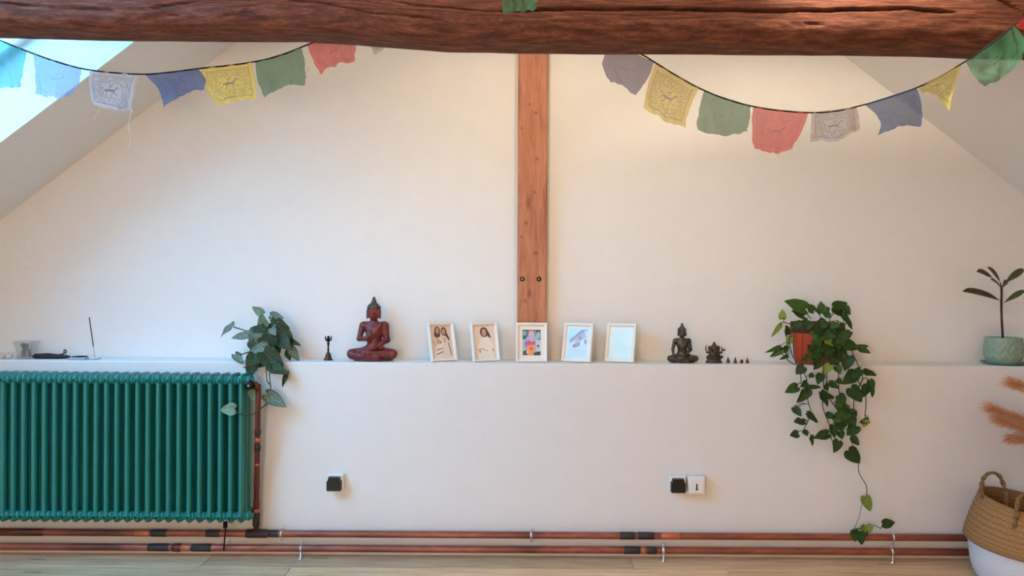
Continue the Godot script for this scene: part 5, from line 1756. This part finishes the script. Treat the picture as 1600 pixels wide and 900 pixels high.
func build_basket() -> void:
	var c := Vector3(2.115, FLOOR, -3.0)
	var o := thing("belly_basket", "woven seagrass belly basket with a white dipped base and rope handles", "basket", c)
	var tilt := func(p: Vector3, k: float) -> Vector3:
		var f := clampf((p.y - 0.08) / 0.25, 0.0, 1.0) * k
		p.y -= f * (p.x * 0.16 + p.z * 0.10 + 0.01)
		return p
	var nat := textured(weave_image(Color(0.40, 0.27, 0.15), Color(0.74, 0.58, 0.37), 81), 0.9)
	var wht := textured(weave_image(Color(0.70, 0.71, 0.74), Color(0.90, 0.91, 0.93), 82), 0.85)
	var part_of := func(prof: Array, fine: int) -> ArrayMesh:
		var pv := []
		for q in prof: pv.append(Vector3(q[0], q[1], 0))
		var sm := smooth_path(pv, fine)
		var st := begin()
		var rows := []
		for i in sm.size():
			var row := PackedVector3Array()
			for j in 121:
				var a := TAU * j / 120
				var rr: float = sm[i].x * (1.0 + 0.008 * sin(a * 3.0 + 1.0))
				if rr > 0.05: rr += 0.0020 * sin(i * PI) + 0.0016 * (1.0 if i % 2 == 0 else -1.0) + 0.0012 * sin(j * PI / 1.5 + i * 2.1)
				row.append(tilt.call(Vector3(cos(a) * rr, sm[i].y, sin(a) * rr), 1.0))
			rows.append(row)
		grid(st, rows, 8.0, 2.0)
		return done(st)
	part("white_base", part_of.call([[0.0, 0.002], [0.12, 0.002], [0.175, 0.004], [0.200, 0.03], [0.214, 0.08], [0.220, 0.13], [0.222, 0.165]], 5), wht, o)
	part("woven_top", part_of.call([[0.218, 0.155], [0.236, 0.160], [0.238, 0.175], [0.228, 0.21], [0.212, 0.26], [0.192, 0.31], [0.182, 0.335], [0.178, 0.337], [0.175, 0.33], [0.190, 0.29], [0.208, 0.24], [0.212, 0.18], [0.15, 0.16], [0.0, 0.155]], 5), nat, o)
	# rope handles
	var rope := textured(weave_image(Color(0.30, 0.20, 0.12), Color(0.66, 0.52, 0.34), 83), 0.95)
	for h in [[[1536, 800], [1537, 785], [1534, 768], [1535, 752], [1541, 742], [1551, 738.5], [1561, 743], [1568, 757], [1572, 775], [1572, 792], -3.03],
			[[1584, 826], [1588, 806], [1590, 786], [1594, 777], [1602, 773], [1612, 776], [1620, 790], [1624, 815], [1624, 832], -2.87]]:
		var z: float = h[h.size() - 1]
		var st := begin()
		var pp := []
		for i in h.size() - 1: pp.append(P(h[i][0], h[i][1], z) - c)
		var sm := smooth_path(pp, 5)
		for s in 2:                                             # two twisted strands
			var tw := []
			for i in sm.size():
				var a := i * 0.75 + s * PI
				tw.append(sm[i] + Vector3(cos(a), 0.3 * sin(a), sin(a)) * 0.0042)
			tube(st, tw, 0.0055, 7)
		part("rope_handle", done(st), rope, o)

func build_pampas() -> void:
	var vx := 2.85
	var o := thing("pampas_grass_vase", "dried tawny pampas plumes arching in at the right edge", "dried grass", Vector3(vx, FLOOR, -3.0))
	var st := begin()
	lathe(st, [[0.05, 0.50], [0.06, 0.505], [0.065, 0.50], [0.06, 0.44], [0.11, 0.34], [0.13, 0.2], [0.11, 0.06], [0.08, 0.0], [0.0, 0.0]], Vector3.ZERO, 32)
	part("vase", done(st), mat(Color(0.75, 0.70, 0.64), 0.6), o)
	var col := [mat(Color(0.88, 0.67, 0.53), 0.95), mat(Color(0.89, 0.70, 0.57), 0.95), mat(Color(0.84, 0.64, 0.52), 0.95)]
	for m in col:
		m.backlight_enabled = true
		m.backlight = Color(0.4, 0.35, 0.3)
	var r := RandomNumberGenerator.new()
	r.seed = 99
	for q in [[[1690, 730], [1650, 690], [1600, 658], [1544, 636], 0], [[1700, 690], [1660, 640], [1620, 612], [1578, 596], 1], [[1700, 760], [1670, 715], [1630, 690], [1580, 684], 2], [[1690, 740], [1650, 700], [1605, 672], [1556, 652], 2]]:
		var z: float = -3.12 + 0.02 * q[4]
		var ax := []
		for i in 4: ax.append(P(q[i][0], q[i][1], z) - o.position)
		var path := smooth_path(ax, 8)
		st = begin()
		var foot := Vector3(r.randf_range(-0.03, 0.03), 0.45, r.randf_range(-0.02, 0.02))
		tube(st, smooth_path([foot, foot + Vector3(-0.03, 0.15, -0.04), path[0]], 5), 0.0025, 6)
		part("stalk", done(st), col[2], o)
		st = begin()
		var n := path.size()
		for k in 1500:
			var t := pow(r.randf(), 0.8)
			var i := int(t * (n - 2))
			var p0: Vector3 = path[i].lerp(path[i + 1], r.randf())
			var ta: Vector3 = (path[i + 1] - path[i]).normalized()
			var dv := Vector3(r.randf_range(-1, 1), r.randf_range(-1, 1), r.randf_range(-1, 1)).normalized()
			dv = (dv - ta * dv.dot(ta)).normalized()
			var ln := r.randf_range(0.04, 0.10) * (1.0 - 0.35 * t)
			var d := (ta * 1.0 + dv * r.randf_range(0.1, 0.75) + Vector3(0, -0.12, 0)).normalized()
			var p1 := p0 + d * ln * 0.55 + dv * 0.004
			var p2 := p0 + d * ln + Vector3(0, -0.006, 0)
			var w := d.cross(Vector3(r.randf_range(-1, 1), r.randf_range(-1, 1), 1)).normalized() * r.randf_range(0.0007, 0.0016)
			vert(st, p0 - w); vert(st, p0 + w); vert(st, p1 + w)
			vert(st, p0 - w); vert(st, p1 + w); vert(st, p1 - w)
			vert(st, p1 - w); vert(st, p1 + w); vert(st, p2)
		var pl := part("plume", done(st), col[q[4] % 3], o)
		pl.set_meta("kind", "stuff")
